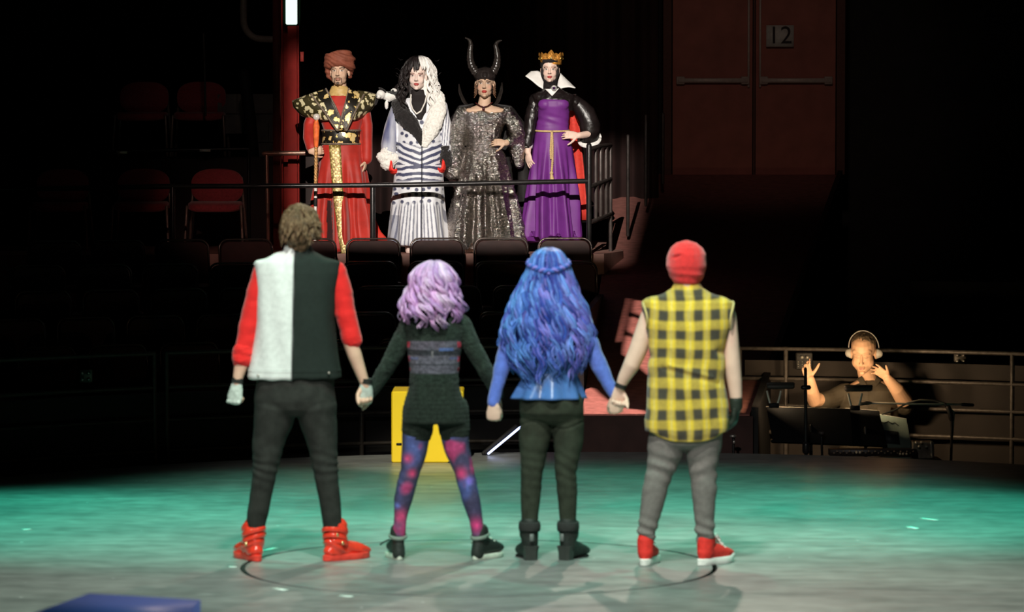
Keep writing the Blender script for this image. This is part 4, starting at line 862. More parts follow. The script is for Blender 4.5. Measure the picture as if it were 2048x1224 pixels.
for sd in (-1, 1):
    for ph in (0, pi):
        pts = []
        for q in np.linspace(0, 1, 26):
            th = sd*(1.9-1.9*q); py = 523+19*q; hw = np.interp(py, [r[0] for r in rowsH], [r[1] for r in rowsH])*Cc.u+.006
            c = Cc.p(1097, py, -.01); pts.append(c + V(hw*sin(th), -min(hw*1.05, .112)*cos(th), 0) + .008*V(0, 0, sin(q*30+ph)) + .006*nrm(V(sin(th), -cos(th), 0))*cos(q*30+ph))
        s.tube(pts, .0095, 8, col=BL[1] if ph else BL[4])
obj('crown_braid', s, M_BH, hs)
s = Shape(); Cc.loft(s, [(780, 1044, 1160, .22), (800, 1040, 1166, .25, -.01), (825, 1038, 1168, .25, -.01), (840, 1042, 1164, .21), (848, 1054, 1152, .15)], 0, 48, 2.4)
Cc.limb(s, [(1071, 840, -.005, 33), (1069, 880, 0, 31), (1067, 915, 0, 26), (1065, 945, 0, 22.5), (1061, 985, .01, 21), (1059, 1030, .02, 17), (1058, 1062, .02, 16)], 24)
Cc.limb(s, [(1136, 840, -.005, 33), (1137, 880, 0, 30), (1134, 915, 0, 26), (1131, 945, 0, 22.5), (1135, 985, .01, 20.5), (1136, 1030, .02, 17), (1137, 1062, .02, 16)], 24)
solid('trousers', s, jeans_mat('dark_olive_denim', (.036, .044, .030)), Cc.t, vox=.006, smooth=9, fn=lambda w, n: jw(Cc.p(0, 938)[2], .005)(w, n) + seam_gap(w, n, Cc.p(1103, 800)[0], .9, .78) - .005*np.exp(-((w[:, 2]-Cc.p(0, 848)[2]-.02*np.cos((w[:, 0]-Cc.p(1070, 0)[0])*22))/.007)**2))
def boot(f, px, py, a):
    fv, rv = foot_frame(a); heel = f.p(px, py, .03)*V(1, 1, 0) - fv*.055; s = Shape(); shoe_upper(s, heel, a, .235, .088, .014, .15, .049); s.tube([heel+fv*.04+V(0, 0, .075), heel+fv*.13+V(0, 0, .05), heel+fv*.17+V(0, 0, .035)], [(.038, .036), (.036, .032), (.034, .024)], 16, ref=rv)
    s.tube([heel+fv*.045+V(0, 0, .07), heel+fv*.045+V(0, 0, .19)], [(.042, .046), (.049, .053)], 20, ref=rv)
    sh = solid('boot', s, M_BSH, f.t, vox=.005, smooth=2, fn=lambda w, n: .002*vnoise(w*30, 3))
    s = Shape(); c = heel+fv*.02; s.rings([np.array([c+rv*k*.037*x+fv*k*.032*y+V(0, 0, z) for x, y in ((-1,-.6),(-.6,-1),(.6,-1),(1,-.6),(1,1),(-1,1))]) for z, k in ((0, .86), (.04, .9), (.075, 1.06))]); obj('heel', s, mat('dark_stacked_heel', (.04, .045, .04), .45), sh, sharp=40)
    s = Shape(); sole_shape(s, heel+fv*.095, a, .135, .072, .012); obj('sole', s, M_DARK, sh, sharp=40)
    s = Shape(); c = heel+fv*.045+V(0, 0, .175); t = np.linspace(0, 2*pi, 22); s.tube([c+rv*.053*cos(x)+fv*.058*sin(x) for x in t], [(.026, .005)]*22, 8, ref=V(0, 0, 1), rnd=False); obj('cuff', s, mat('black_felt_cuff', (.028, .03, .028), .9, bump=.3), sh)
    s = Shape(); s.box(heel-fv*.012-rv*.004+V(0, 0, .12), (.022, .008, .04), Rz(-a), bev=.003); obj('buckle', s, mat('grey_buckle', (.16, .18, .17), .4), sh)
boot(Cc, 1058, 1122, rad(-16)); boot(Cc, 1138, 1122, rad(32))

# ------------------------------------------------------------------ boy in red beanie and plaid shirt
D_ = Fig(17.7, 1365, 0, 'boy seen from behind in red beanie, yellow plaid shirt, grey joggers and red sneakers')
hd = D_.p(1373, 528, 0)
s = Shape(); head(s, hd, Rz(pi+.1), .98, neck=D_.p(1372, 590, .01))
D_.loft(s, [(580, 1345, 1402, .12), (597, 1305, 1445, .18), (630, 1300, 1452, .23), (700, 1304, 1446, .25), (780, 1300, 1450, .26), (840, 1306, 1440, .22), (868, 1315, 1430, .18)], .014)
D_.limb(s, [(1334, 870, 0, 30), (1326, 920, 0, 26), (1312, 970, 0, 18), (1303, 1020, .01, 14), (1293, 1085, .03, 9), (1291, 1105, .02, 9)]); D_.limb(s, [(1405, 870, 0, 30), (1406, 920, 0, 26), (1408, 970, 0, 18), (1408, 1020, .01, 14), (1410, 1085, .03, 9), (1410, 1108, .02, 9)])
D_.limb(s, [(1300, 632, 0, 19), (1290, 660, 0, 19), (1276, 700, 0, 18.5), (1263, 730, .0, 17), (1247, 758, .02, 12.5), (1240, 775, .03, 9.5)])
D_.limb(s, [(1455, 632, 0, 18), (1460, 680, 0, 17.5), (1464, 730, 0, 17.5), (1469, 765, 0, 15), (1472, 795, 0, 12.5), (1472, 810, 0, 10)])
hand(s, D_.p(1238, 776, .03), V(-.1, .1, -1), V(.1, -1, 0), .95, -1, (74, 76, 78, 80), spread=.03, tcurl=30, tout=.45); hand(s, D_.p(1472, 808, 0), V(-.05, .1, -1), V(-.9, .3, 0), .95, 1, (24, 26, 28, 30), tcurl=15)
solid('body', s, M_SKIN, D_.t, vox=.006, smooth=3, col=lambda w, n: np.tile(SKIN2, (len(w), 1)))
s = Shape(); s.ell(hd+V(0, -.005, .032), (.100, .110, .090)); D_.loft(s, [(484, 1362, 1388, .08), (488, 1352, 1396, .13), (498, 1341, 1405, .18), (515, 1333, 1412, .22), (532, 1332, 1413, .225), (548, 1337, 1409, .21), (560, 1344, 1402, .18), (567, 1348, 1398, .16)], 0, 40, 2.05)
def bnf(w, n):
    a_ = np.arctan2(w[:, 0]-hd[0], -(w[:, 1]-hd[1])); py = 300+(CAMH-w[:, 2])/D_.u
    q = D_.p(1352, 512); dt = -.010*np.exp(-(((w[:, 0]-q[0])/.024)**2+((w[:, 2]-q[2]-.35*(w[:, 0]-q[0]))/.007)**2))*(n[:, 1] < 0)
    q = D_.p(1358, 505); dt += .006*np.exp(-(((w[:, 0]-q[0])/.03)**2+((w[:, 2]-q[2])/.012)**2))*(n[:, 1] < 0)
    return .0012*np.sin(a_*90) + .002*np.sin(w[:, 2]*130+a_*2)*sstep(535, 550, py) + wrinkle(w, .003, 14, 20, 2) + dt
solid('beanie', s, mat('red_knit_beanie', (.82, .035, .035), .85, var=.08, scale=60, bump=.4, bscale=300, sheen=.4), D_.t, vox=.005, smooth=2, fn=bnf)
rowsP = [(566, 1349, 1398, .13), (576, 1343, 1404, .15), (586, 1328, 1420, .18), (597, 1292, 1455, .21), (604, 1284, 1468, .23), (622, 1284, 1469, .25), (650, 1290, 1461, .275), (700, 1298, 1450, .29), (750, 1297, 1449, .29), (800, 1292, 1454, .295), (840, 1288, 1458, .30), (866, 1290, 1457, .29), (880, 1296, 1450, .27)]
s = Shape(); D_.loft(s, rowsP, 0, 60, 2.5)
def plc(w, n):
    px = 1024 + w[:, 0]/D_.u; py = 300+(CAMH-w[:, 2])/D_.u; front = n[:, 1] < .2
    wav = 5*vnoise(w*5, 4)+2*vnoise(w*14, 6); pxx = px + wav + (py-720)*.012*np.sign(px-1375); pyy = py + 6*vnoise(w*4, 9) + 2*vnoise(w*13, 3) + np.abs(px-1375)*.02
    dx = np.abs(((pxx-1325+17)/34.0) % 1-.5)*34; dy = np.abs(((pyy-628+20)/40.0) % 1-.5)*40
    bx = sstep(12.5, 6.5, dx); by = sstep(13.5, 7.5, dy)
    Y = V(.84, .60, .045); c = np.tile(Y, (len(w), 1)); cr = V(.80, .66, .28)
    lx = sstep(2.6, 1.0, np.abs(dx-17)); c = c*(1-.5*lx[:, None]) + cr*(.5*lx[:, None])
    half = np.maximum(bx, by*.9)[:, None]*.6; c = c*(1-half) + V(.26, .19, .07)*half
    full = (bx*by)[:, None]*.93; c = c*(1-full) + V(.028, .030, .035)*full
    g = sstep(.18, .22, (np.abs(dx-17) < 1.2)*.3*1.0)[:, None]
    return c
def plf(w, n):
    px = 1024 + w[:, 0]/D_.u; py = 300+(CAMH-w[:, 2])/D_.u
    hem = 880 - 24*(np.abs(px-1375)/80)**3
    d = np.stack([np.zeros(len(w)), np.zeros(len(w)), np.maximum(0, (py-862))/18*((880-hem))*D_.u*1.0], 1)
    q = wrinkle(w, .006, 7, 10, 5) + .006*np.exp(-((py-738-.28*(px-1375))/4)**2)*(px > 1335)*(px < 1425)*(n[:, 1] < 0) - .005*np.exp(-((py-748-.28*(px-1375))/5)**2)*(px > 1320)*(px < 1440)*(n[:, 1] < 0)
    q += -.010*np.exp(-(((px-1300)/8)**2+((py-712)/9)**2)) - .012*np.exp(-(((px-1440)/10)**2+((py-702)/8)**2)) + .004*np.sin(px*.14+py*.03)*sstep(740, 850, py) + .004*np.exp(-((py-594-.0*px)/3)**2)*(n[:, 1] < 0)
    q *= sstep(885, 866, py); return d + q[:, None]*n
sh_ = solid('plaid_shirt', s, mat('plaid_flannel', attr=True, rough=.85, var=.08, scale=60, bump=.2, bscale=300, sheen=.2), D_.t, vox=.005, smooth=2, fn=plf, col=plc)
s = Shape(); D_.loft(s, [(565, 1350, 1398, .125), (570, 1346, 1402, .14), (582, 1341, 1407, .165), (585, 1343, 1405, .16)], 0, 40, 2.1); solid('collar', s, MATS['plaid_flannel'], sh_, vox=.004, smooth=1, col=plc, fn=lambda w, n: wrinkle(w, .002, 20, 30))
for sd, px in ((-1, 1291), (1, 1461)):
    s = Shape(); c = D_.p(px, 632); t = np.linspace(0, 2*pi, 26); pts = [c + V(.010*sd*cos(x)+.004*sd*sin(x*3), .105*cos(x+pi/2)*.9, .075*sin(x+pi/2)) for x in t]; s.tube(pts, .0055, 7, rnd=False, col=(.62, .5, .2)); obj('frayed_armhole', s, MATS['plaid_flannel'], sh_)
s = Shape(); D_.loft(s, [(850, 1302, 1444, .245), (872, 1299, 1444, .25), (886, 1301, 1440, .225), (896, 1314, 1426, .16)], 0, 48, 2.4)
D_.limb(s, [(1335, 880, -.005, 39), (1330, 905, 0, 35), (1323, 935, 0, 29), (1312, 968, 0, 25.5), (1306, 1000, .01, 24), (1299, 1035, .02, 20.5), (1293, 1068, .03, 18.5), (1293, 1083, .03, 16.5)], 24)
D_.limb(s, [(1406, 880, -.005, 38), (1406, 905, 0, 34), (1406, 935, 0, 29), (1408, 968, 0, 26), (1408, 1000, .01, 24.5), (1409, 1035, .02, 21), (1410, 1066, .03, 19), (1410, 1082, .03, 16.5)], 24)
solid('joggers', s, mat('grey_joggers', (.21, .195, .18), .85, var=.12, scale=40, bump=.25, bscale=300), D_.t, vox=.006, smooth=9,
      fn=lambda w, n: .0045*(.5+.8*vnoise(w*V(10, 10, 6), 12))*np.sin(w[:, 2]*85+w[:, 0]*np.where(w[:, 0] < D_.p(1368, 0)[0], 26, -30)+1.5*vnoise(w*7, 2))*np.exp(-((w[:, 2]-D_.p(0, 938)[2])/.12)**2) + .005*np.sin(w[:, 2]*110+w[:, 0]*40)*np.exp(-((w[:, 2]-.16)/.07)**2) + wrinkle(w, .003, 8, 14, 5) - .004*np.exp(-((w[:, 2]-D_.p(0, 1071)[2])/.005)**2))
M_RCV = mat('red_canvas', (.80, .04, .03), .75, var=.1, scale=50, bump=.2); M_WR = mat('white_rubber', (.85, .85, .80), .45, var=.05)
def sneaker(f, px, py, a, L=.285, wd=.098):
    fv, rv = foot_frame(a); heel = f.p(px, py, .03)*V(1, 1, 0) - fv*.055; s = Shape(); shoe_upper(s, heel, a, L, wd, .028, .105, .043)
    s.tube([heel+fv*.055+V(0, 0, .06), heel+fv*.055+V(0, 0, .135)], [(.041, .046), (.043, .050)], 20, ref=rv)
    sh = solid('sneaker', s, M_RCV, f.t, vox=.005, smooth=2, fn=lambda w, n: wrinkle(w, .0015, 30, 40))
    s = Shape(); sole_shape(s, heel-fv*.010, a, L+.016, wd*1.14, .036); obj('sole', s, M_WR, sh, sharp=40)
    s = Shape(); s.ell(heel+fv*(L*.90)+V(0, 0, .036), (wd*.40, .042, .026), Rz(-a)); obj('toe_cap', s, M_WR, sh)
    s = Shape()
    for j in range(5): c = heel+fv*(.115+.026*j)+V(0, 0, .148-.020*j); s.tube([c-rv*.03-V(0, 0, .006), c+V(0, 0, .006), c+rv*.03-V(0, 0, .006)], .0045, 6)
    obj('lace', s, M_WR, sh)
    s = Shape(); s.tube([heel+fv*.115+V(0, 0, .135), heel+fv*.135+V(0, 0, .155), heel+fv*.17+V(0, 0, .12)], [(.022, .005)]*3, 8, ref=rv); obj('tongue', s, M_WR, sh)
sneaker(D_, 1291, 1128, rad(12)); sneaker(D_, 1411, 1133, rad(38))
s = Shape(); hand(s, D_.p(1472, 808, 0), V(-.05, .1, -1), V(-.9, .3, 0), .95, 1, (24, 26, 28, 30), tcurl=15, infl=.004)
D_.limb(s, [(1472, 800, 0, 13.5), (1472, 815, 0, 12.5)]); solid('glove', s, mat('black_glove_leather', (.022, .03, .022), .5, var=.25, bump=.2), D_.t, vox=.0045, smooth=1)
s = Shape(); q0, q1 = D_.p(1243, 767, .025), D_.p(1240, 775, .028); s.tube([q0, q1], .030, 18, rnd=False); obj('wristband', s, M_BLK, D_.t, sharp=40)
# ================================================================== FOUR COSTUMED PLAYERS on the platform, facing the camera
def brocade(name, ground=(.015, .012, .008), gold=(.85, .55, .14), scale=26, th=.42, metal=.35):
    m = bpy.data.materials.new(name); m.use_nodes = True; N = m.node_tree.nodes; L = m.node_tree.links; b = N['Principled BSDF']
    tc = N.new('ShaderNodeTexCoord'); nz = N.new('ShaderNodeTexNoise'); nz.inputs['Scale'].default_value = scale*1.6; nz.inputs['Detail'].default_value = 3; L.new(tc.outputs['Object'], nz.inputs[0])
    v = N.new('ShaderNodeTexVoronoi'); v.inputs['Scale'].default_value = scale; L.new(tc.outputs['Object'], v.inputs[0])
    ad = N.new('ShaderNodeMath'); ad.operation = 'MULTIPLY_ADD'; L.new(nz.outputs[0], ad.inputs[0]); ad.inputs[1].default_value = 1.1; L.new(v.outputs['Distance'], ad.inputs[2])
    r = N.new('ShaderNodeValToRGB'); e = r.color_ramp.elements; e[0].position = th*2-.02; e[1].position = th*2+.05
    e[0].color = (*gold, 1); e[1].color = (*ground, 1); k = e.new(th*2-.25); k.color = (gold[0]*1.1, gold[1]*1.25, gold[2]*2.2, 1); L.new(ad.outputs[0], r.inputs[0]); L.new(r.outputs[0], b.inputs['Base Color'])
    b.inputs['Roughness'].default_value = .4; b.inputs['Metallic'].default_value = metal
    bp = N.new('ShaderNodeBump'); bp.inputs['Strength'].default_value = .4; bp.inputs['Distance'].default_value = .004; L.new(ad.outputs[0], bp.inputs['Height']); L.new(bp.outputs[0], b.inputs['Normal']); return m
M_BRO = brocade('black_gold_brocade', scale=17, th=.57); M_BROG = brocade('pale_gold_brocade', (.05, .04, .015), (.72, .56, .20), 20, .605, .25); M_BRO2 = brocade('gold_brocade', (.20, .13, .03), (.50, .36, .09), 46, .50, .25)
def folds(f, x0, n, amp, ztop, zbot, seed=0):
    """hanging folds that deepen towards the hem"""
    def g(w, no):
        a_ = np.arctan2(w[:, 0]-x0, -(w[:, 1]-f.D)); t = sstep(ztop, zbot, w[:, 2])
        return t*amp*(np.sin(a_*n + seed + 1.2*vnoise(w*V(1, 1, 2.5), seed)) + .5*np.sin(a_*n*2.3+seed*2+w[:, 2]*2)) + wrinkle(w, .004, 9, 5, seed+3)
    return g
def strip(sh, f, Lp, Rp, dyf, thick=.012, n=10, m=14):
    Lp = np.array(Lp, float); Rp = np.array(Rp, float)
    rs = lambda A_, t: np.array([np.interp(t, np.linspace(0, 1, len(A_)), A_[:, k]) for k in range(2)])
    G = [[f.p(*(rs(Lp, i/(m-1))*(1-j/(n-1)) + rs(Rp, i/(m-1))*(j/(n-1))), dyf(i/(m-1), j/(n-1))) for j in range(n)] for i in range(m)]
    sh.grid(np.array(G), thick)
def cord(sh, f, pts, r, col=None, tw=None):
    if tw is None: sh.tube([f.p(*q) for q in pts], r, 8, col=col); return
    P_ = np.array([f.p(*q) for q in pts]); d = np.r_[0, np.cumsum(np.linalg.norm(np.diff(P_, axis=0), axis=1))]; n = int(d[-1]/tw*8)+4
    for ph in (0, 2.1, 4.2):
        pp = [];
        for t in np.linspace(0, d[-1], n):
            c = V(*[np.interp(t, d, P_[:, k]) for k in range(3)]); a_ = t/tw*2*pi+ph; pp.append(c + V(cos(a_), sin(a_), 0)*r*.5 + V(0, sin(a_), cos(a_))*r*.15)
        sh.tube(pp, r*.55, 6, col=col, rnd=False)
# ------------------------------------------------------------------ turbaned player in red and gold
E = Fig(31.1, 680, PZ, 'player in a brown turban, winged gold brocade collar and long red robe, gripping a staff')
he = E.p(679, 142, -.02); RE = Rz(-.10); ke = 1.15
s = Shape(); head(s, he, RE, ke, neck=E.p(680, 190, .0))
E.loft(s, [(190, 665, 697, .12), (205, 640, 720, .18), (240, 645, 722, .24), (280, 650, 718, .22), (330, 648, 722, .24)], .01)
for x in (662, 705): E.limb(s, [(x, 330, 0, 17), (x-1, 400, 0, 12), (x-2, 480, 0, 9), (x-2, 499, 0, 8)]); E.limb(s, [(x-2, 500, .02, 8), (x-2, 502, -.15, 7)])
E.limb(s, [(640, 212, 0, 11), (622, 255, .0, 9), (626, 298, -.13, 7), (629, 305, -.16, 6)]); E.limb(s, [(722, 212, 0, 11), (735, 265, 0, 9), (733, 315, -.05, 6.5), (732, 322, -.05, 6)])
hand(s, E.p(622, 303, -.19), V(.9, -.1, .1), V(.25, -1, -.1)*-1, 1.0, -1, (50, 60, 60, 60), tcurl=40); hand(s, E.p(732, 320, -.05), V(-.15, -.05, -1), V(-1, .2, 0), .95, -1, (18, 25, 28, 30), tcurl=15)
def skin_col(base, c, R, k, **kw):
    def g(w, n):
        cs = np.tile(base, (len(w), 1)); cs = cs*(1+.04*vnoise(w*30, 2))[:, None]; return paint_face(cs, w, c, R, k, **kw)
    return g
solid('body', s, M_SKIN, E.t, vox=.0045, smooth=2, fn=lambda w, n: face_disp(w, n, he, RE, ke), col=skin_col(V(.62, .40, .28), he, RE, ke, lips=(.42, .18, .13), brow=(.02, .012, .008), liner=True, beard=(.03, .02, .015), browlift=.12))
s = Shape(); T = lambda q: he + RE @ (ke*V(*q))
for i, (zz, rr, dz) in enumerate(((.042, .100, .012), (.066, .112, .022), (.092, .108, -.012), (.112, .085, .015), (.055, .110, -.03))):
    t = np.linspace(0, 2*pi, 30); s.tube([T((rr*.92*sin(x), .012-rr*1.05*cos(x)*(1 if cos(x) < 0 else .88), zz+dz*sin(x)+.018*(cos(x) > 0)*cos(x))) for x in t], [(.026, .032)]*30, 12, rnd=False)
s.ell(T((0, .015, .09)), (.09*ke, .095*ke, .075*ke))
s.tube([T((-.075, -.02, .05)), T((-.095, .0, .01)), T((-.088, .02, -.05)), T((-.06, .05, -.075))], [(.022, .03), (.025, .032), (.02, .028), (.012, .02)], 12); s.tube([T((.072, .0, .05)), T((.088, .02, .0)), T((.078, .04, -.05))], [(.018, .026), (.02, .03), (.012, .02)], 12)
solid('turban', s, mat('brown_turban_cloth', (.22, .062, .035), .7, var=.25, scale=9, bump=.3, bscale=40), E.t, vox=.006, smooth=2, fn=lambda w, n: .0025*np.sin((w[:, 2]*1.0+(w[:, 0]-he[0])*.45+.03*vnoise(w*9, 3))*150) + wrinkle(w, .003, 20, 30, 1))
s = Shape(); E.loft(s, [(186, 664, 698, .13), (200, 645, 715, .18), (212, 632, 728, .22), (240, 640, 728, .28), (262, 648, 720, .26), (288, 645, 722, .27), (310, 640, 727, .32), (350, 633, 733, .38), (400, 628, 738, .44), (440, 630, 741, .48), (498, 632, 744, .52)], 0, 56, 2.2)
E.limb(s, [(633, 216, .01, 13), (620, 250, .0, 14), (620, 275, -.06, 14.5), (624, 294, -.11, 12.5)]); E.limb(s, [(727, 216, .01, 13), (733, 250, 0, 12), (734, 290, -.02, 11.5), (733, 318, -.04, 12.5)])
redf = folds(E, E.p(683, 300)[0], 7, .045, E.p(0, 290)[2], E.p(0, 480)[2], 1)
def ecol(w, n):
    px = 1024+w[:, 0]/E.u; py = 300+(CAMH-w[:, 2])/E.u
    c = np.tile(V(.38, .018, .010), (len(w), 1)); c *= (1+.15*vnoise(w*V(14, 14, 2), 4))[:, None]
    sl = ((np.abs(px-(659+.0*py)) < 3.5) & (py > 400) & (n[:, 1] < 0)); c[sl] = V(.03, .008, .008); return c
solid('robe', s, mat('red_satin_robe', attr=True, rough=.55, var=.12, scale=14, bump=.1, sheen=.2), E.t, vox=.007, smooth=3, fn=redf, col=ecol)
fr = lambda r: -(.13+.12*r)
s = Shape(); strip(s, E, [(658, 290), (665, 380), (676, 470), (684, 514)], [(681, 290), (686, 380), (693, 470), (697, 514)], lambda i, j: -.185-.135*i-.006*sin(pi*j), .012, 8, 30); obj('gold_band', s, M_BRO2, E.t)
s = Shape(); E.loft(s, [(259, 645, 721, .285), (262, 644, 722, .30), (275, 645, 721, .30), (287, 644, 722, .30), (290, 645, 721, .285)], 0, 48, 2.2); sa = obj('sash', s, M_BRO, E.t, sharp=50)
M_TRIM = mat('black_cream_rope_trim', (.16, .12, .09), .6, var=.6, scale=70)
for yy in (261, 288):
    s = Shape(); q = E.p(683, yy, 0); t = np.linspace(0, 2*pi, 60); s.tube([q + V(.175*cos(x), .152*sin(x), 0) for x in t], .009, 8, rnd=False); obj('rope_trim', s, M_TRIM, sa)
for sd, IN, OUT, lb in ((-1, [(640, 181), (648, 205), (662, 240)], [(612, 192), (585, 203), (588, 214), (604, 230), (634, 241)], 0), (1, [(716, 181), (712, 205), (700, 240)], [(732, 184), (752, 190), (754, 200), (744, 216), (722, 240)], 1)):
    s = Shape(); strip(s, E, IN, OUT, lambda i, j: -.05-.125*(1-j)*min(1, i*1.6)+.02*j-.03*sin(pi*j), .014, 16, 16); o_ = obj('shoulder_wing', s, M_BROG, E.t)
    s = Shape(); s.tube([E.p(q[0], q[1], -.02) for q in OUT], .010, 8); obj('wing_trim', s, M_TRIM, o_)
for LL, RR in (([(622, 189), (649, 224), (674, 261)], [(652, 178), (670, 212), (692, 261)]), ([(698, 178), (690, 210), (676, 261)], [(728, 189), (710, 224), (693, 261)])):
    s = Shape(); strip(s, E, LL, RR, lambda i, j: -.085-.095*sin(pi/2*min(1, i*2))+.03*(1-(j if LL[0][0] < 680 else 1-j))*(1-i) - (.012 if LL[0][0] > 680 else 0), .016, 8, 16); o_ = obj('collar_panel', s, M_BRO, E.t)
    for K in (LL, RR):
        s = Shape(); s.tube([E.p(q[0], q[1], -.10-.100*sin(pi/2*min(1, i))) for i, q in enumerate(K)], .009, 8); obj('rope_trim', s, M_TRIM, o_)
s = Shape(); E.loft(s, [(172, 664, 694, .115, -.01), (180, 660, 699, .13), (192, 655, 706, .16)], 0, 30, 2.1); solid('neckcloth', s, mat('gold_beige_satin', (.52, .34, .12), .45, var=.15, bump=.2), E.t, vox=.006, smooth=2, fn=lambda w, n: wrinkle(w, .004, 20, 40, 2))
s = Shape(); strip(s, E, [(742, 425), (744, 455), (742, 480)], [(746, 425), (760, 462), (782, 486)], lambda i, j: .12+.05*j, .01, 8, 10); obj('robe_train', s, mat('red_train_cloth', (.6, .04, .025), .6), E.t)
# staff, its own thing
t = thing('staff', E.p(633, 500, -.24)*V(1, 1, 0)+V(0, 0, PZ), 'tall rope-patterned staff with a clear knob, held upright by the turbaned player', 'staff')
ax = lambda py: (633-(py-230)*.012, py, -.24)
s = Shape(); cord(s, E, [ax(q) for q in (240, 300, 368)], .017, tw=.09, col=None); s.tube([E.p(*ax(240)), E.p(*ax(370))], .014, 10); obj('shaft', s, mat('staff_scaled_gold', (.55, .30, .12), .4, metal=.3, var=.5, scale=60), t)
s = Shape(); s.tube([E.p(*ax(368)), E.p(*ax(398))], .0145, 12); s.tube([E.p(*ax(410)), E.p(*ax(497))], .0135, 12); obj('lower_shaft', s, mat('white_staff_paint', (.7, .66, .62), .4), t)
s = Shape(); s.tube([E.p(*ax(397)), E.p(*ax(411))], .016, 12); obj('dark_band', s, M_DARK, t)
s = Shape(); s.tube([E.p(*ax(q)) for q in (240, 252, 275, 292)], [.016, .030, .026, .020], 12); obj('orange_wrap', s, mat('orange_wrap_cloth', (.75, .14, .03), .6, var=.25, bump=.3), t)
s = Shape(); s.ell(E.p(*ax(234)), .032); obj('knob', s, mat('clear_milky_knob', (.62, .55, .50), .1, coat=1), t)
# ------------------------------------------------------------------ player in spotted fur-trimmed coat
F = Fig(31.1, 837, PZ, 'player with half black, half white hair in a spotted coat with fur collar')
hf = F.p(834, 151, -.03); RF = Rz(-.04) @ Rx(.05); kf = 1.13
s = Shape(); head(s, hf, RF, kf, True, neck=F.p(836, 196, 0))
F.loft(s, [(196, 822, 850, .12), (208, 800, 876, .18), (240, 800, 876, .24), (290, 808, 870, .20), (340, 800, 878, .25)], .012)
for x in (818, 858): F.limb(s, [(x, 340, 0, 18), (x, 400, 0, 12), (x, 480, 0, 8), (x, 499, 0, 8)]); F.limb(s, [(x, 500, .02, 8), (x, 502, -.15, 7)])
F.limb(s, [(797, 215, 0, 10), (782, 265, .0, 9), (778, 310, -.07, 7), (780, 325, -.08, 6)]); F.limb(s, [(880, 215, 0, 10), (892, 265, 0, 9), (892, 308, -.07, 7), (889, 322, -.08, 6)])
hand(s, F.p(780, 322, -.09), V(.1, -.1, -1), V(.9, .3, 0), .9, -1, (35, 42, 45, 48), tcurl=25); hand(s, F.p(889, 320, -.09), V(-.1, -.1, -1), V(-.9, .3, 0), .9, 1, (35, 42, 45, 48), tcurl=25)
solid('body', s, M_SKIN, F.t, vox=.0045, smooth=2, fn=lambda w, n: face_disp(w, n, hf, RF, kf), col=skin_col(V(.86, .66, .58), hf, RF, kf, lips=(.50, .05, .05), brow=(.25, .14, .10), lid=(.45, .22, .20)))
s = Shape(); F.loft(s, [(179, 822, 848, .115, -.01), (190, 820, 852, .13), (205, 812, 864, .235), (225, 818, 862, .30), (240, 832, 850, .30)], 0, 36, 2.1); solid('turtleneck', s, mat('black_knit', (.018, .014, .014), .8), F.t, vox=.006, smooth=2)
s = Shape(); F.loft(s, [(196, 812, 862, .15), (205, 795, 880, .20), (230, 793, 884, .27), (262, 796, 884, .285), (300, 794, 887, .30), (350, 788, 887, .36), (400, 784, 888, .40), (450, 781, 891, .45), (488, 779, 894, .48)], 0, 60, 2.3)
F.limb(s, [(797, 212, .01, 14), (783, 255, .0, 14.5), (777, 290, -.03, 15.5), (777, 306, -.05, 15)]); F.limb(s, [(880, 212, .01, 14), (890, 255, .0, 13.5), (893, 290, -.03, 13), (892, 304, -.05, 13)])
def coatc(w, n):
    px = 1024+w[:, 0]/F.u; py = 300+(CAMH-w[:, 2])/F.u; front = w[:, 1] < F.D-.03
    Wt = V(.74, .74, .78); DK = V(.055, .06, .12); c = np.tile(Wt, (len(w), 1))
    m = np.zeros(len(w)); body = (px > 793) & (px < 886) & front
    rng = np.random.RandomState(4)
    for gx in range(7):
        for gy in range(7):
            cx_ = 802+gx*14+rng.uniform(-3, 3)+(gy % 2)*7; cy_ = 243+gy*13.5+rng.uniform(-3, 3); r_ = rng.uniform(3.2, 4.6)
            m = np.maximum(m, sstep(r_+.7, r_-.7, np.hypot(px-cx_, (py-cy_)))*body*((py < 292) | (np.abs(px-841) > 34)))
    for gx in range(8):
        for gy in range(3):
            cx_ = 790+gx*14+rng.uniform(-3, 3); cy_ = 376+gy*14+rng.uniform(-3, 3); m = np.maximum(m, sstep(4.4, 3.2, np.hypot(px-cx_, py-cy_))*front*(py > 368))
    d = np.abs(px-841); st = sstep(-.15, .15, np.sin((py-286+d*.42*np.where(py < 330, 1, -.25)-6+2*vnoise(w*V(20, 20, 20), 5))*2*pi/12.5))
    reg = sstep(292, 298, py+.3*d)*sstep(366, 358, py)*body; m = m*(1-reg)+st*reg
    low = sstep(398, 412, py-d*.1); ls = sstep(.2, .5, np.sin((px-841)*1.05/(1+(py-400)/260.))); m = m*(1-low) + ls*low*.75
    sl = (px < 793) & (py < 318); m = np.where(sl, .72+.5*vnoise(w*V(26, 26, 8), 3), m)
    sr = (px > 884) & (py < 318); m = np.where(sr, sstep(.3, .6, np.sin(px*1.25+(py-200)*.10))*.85, m)
    m = m[:, None]; c = c*(1-m)+np.where((sl)[:, None], V(.14, .15, .26), DK)*m
    edge = ((np.abs(px-845) < 1.3) & (py > 290) & front)[:, None]; c = np.where(edge, V(.02, .02, .03), c)
    c = np.where(((px < 800) & (py > 430))[:, None], c*.5+V(.08, .09, .16)*.5, c); return c
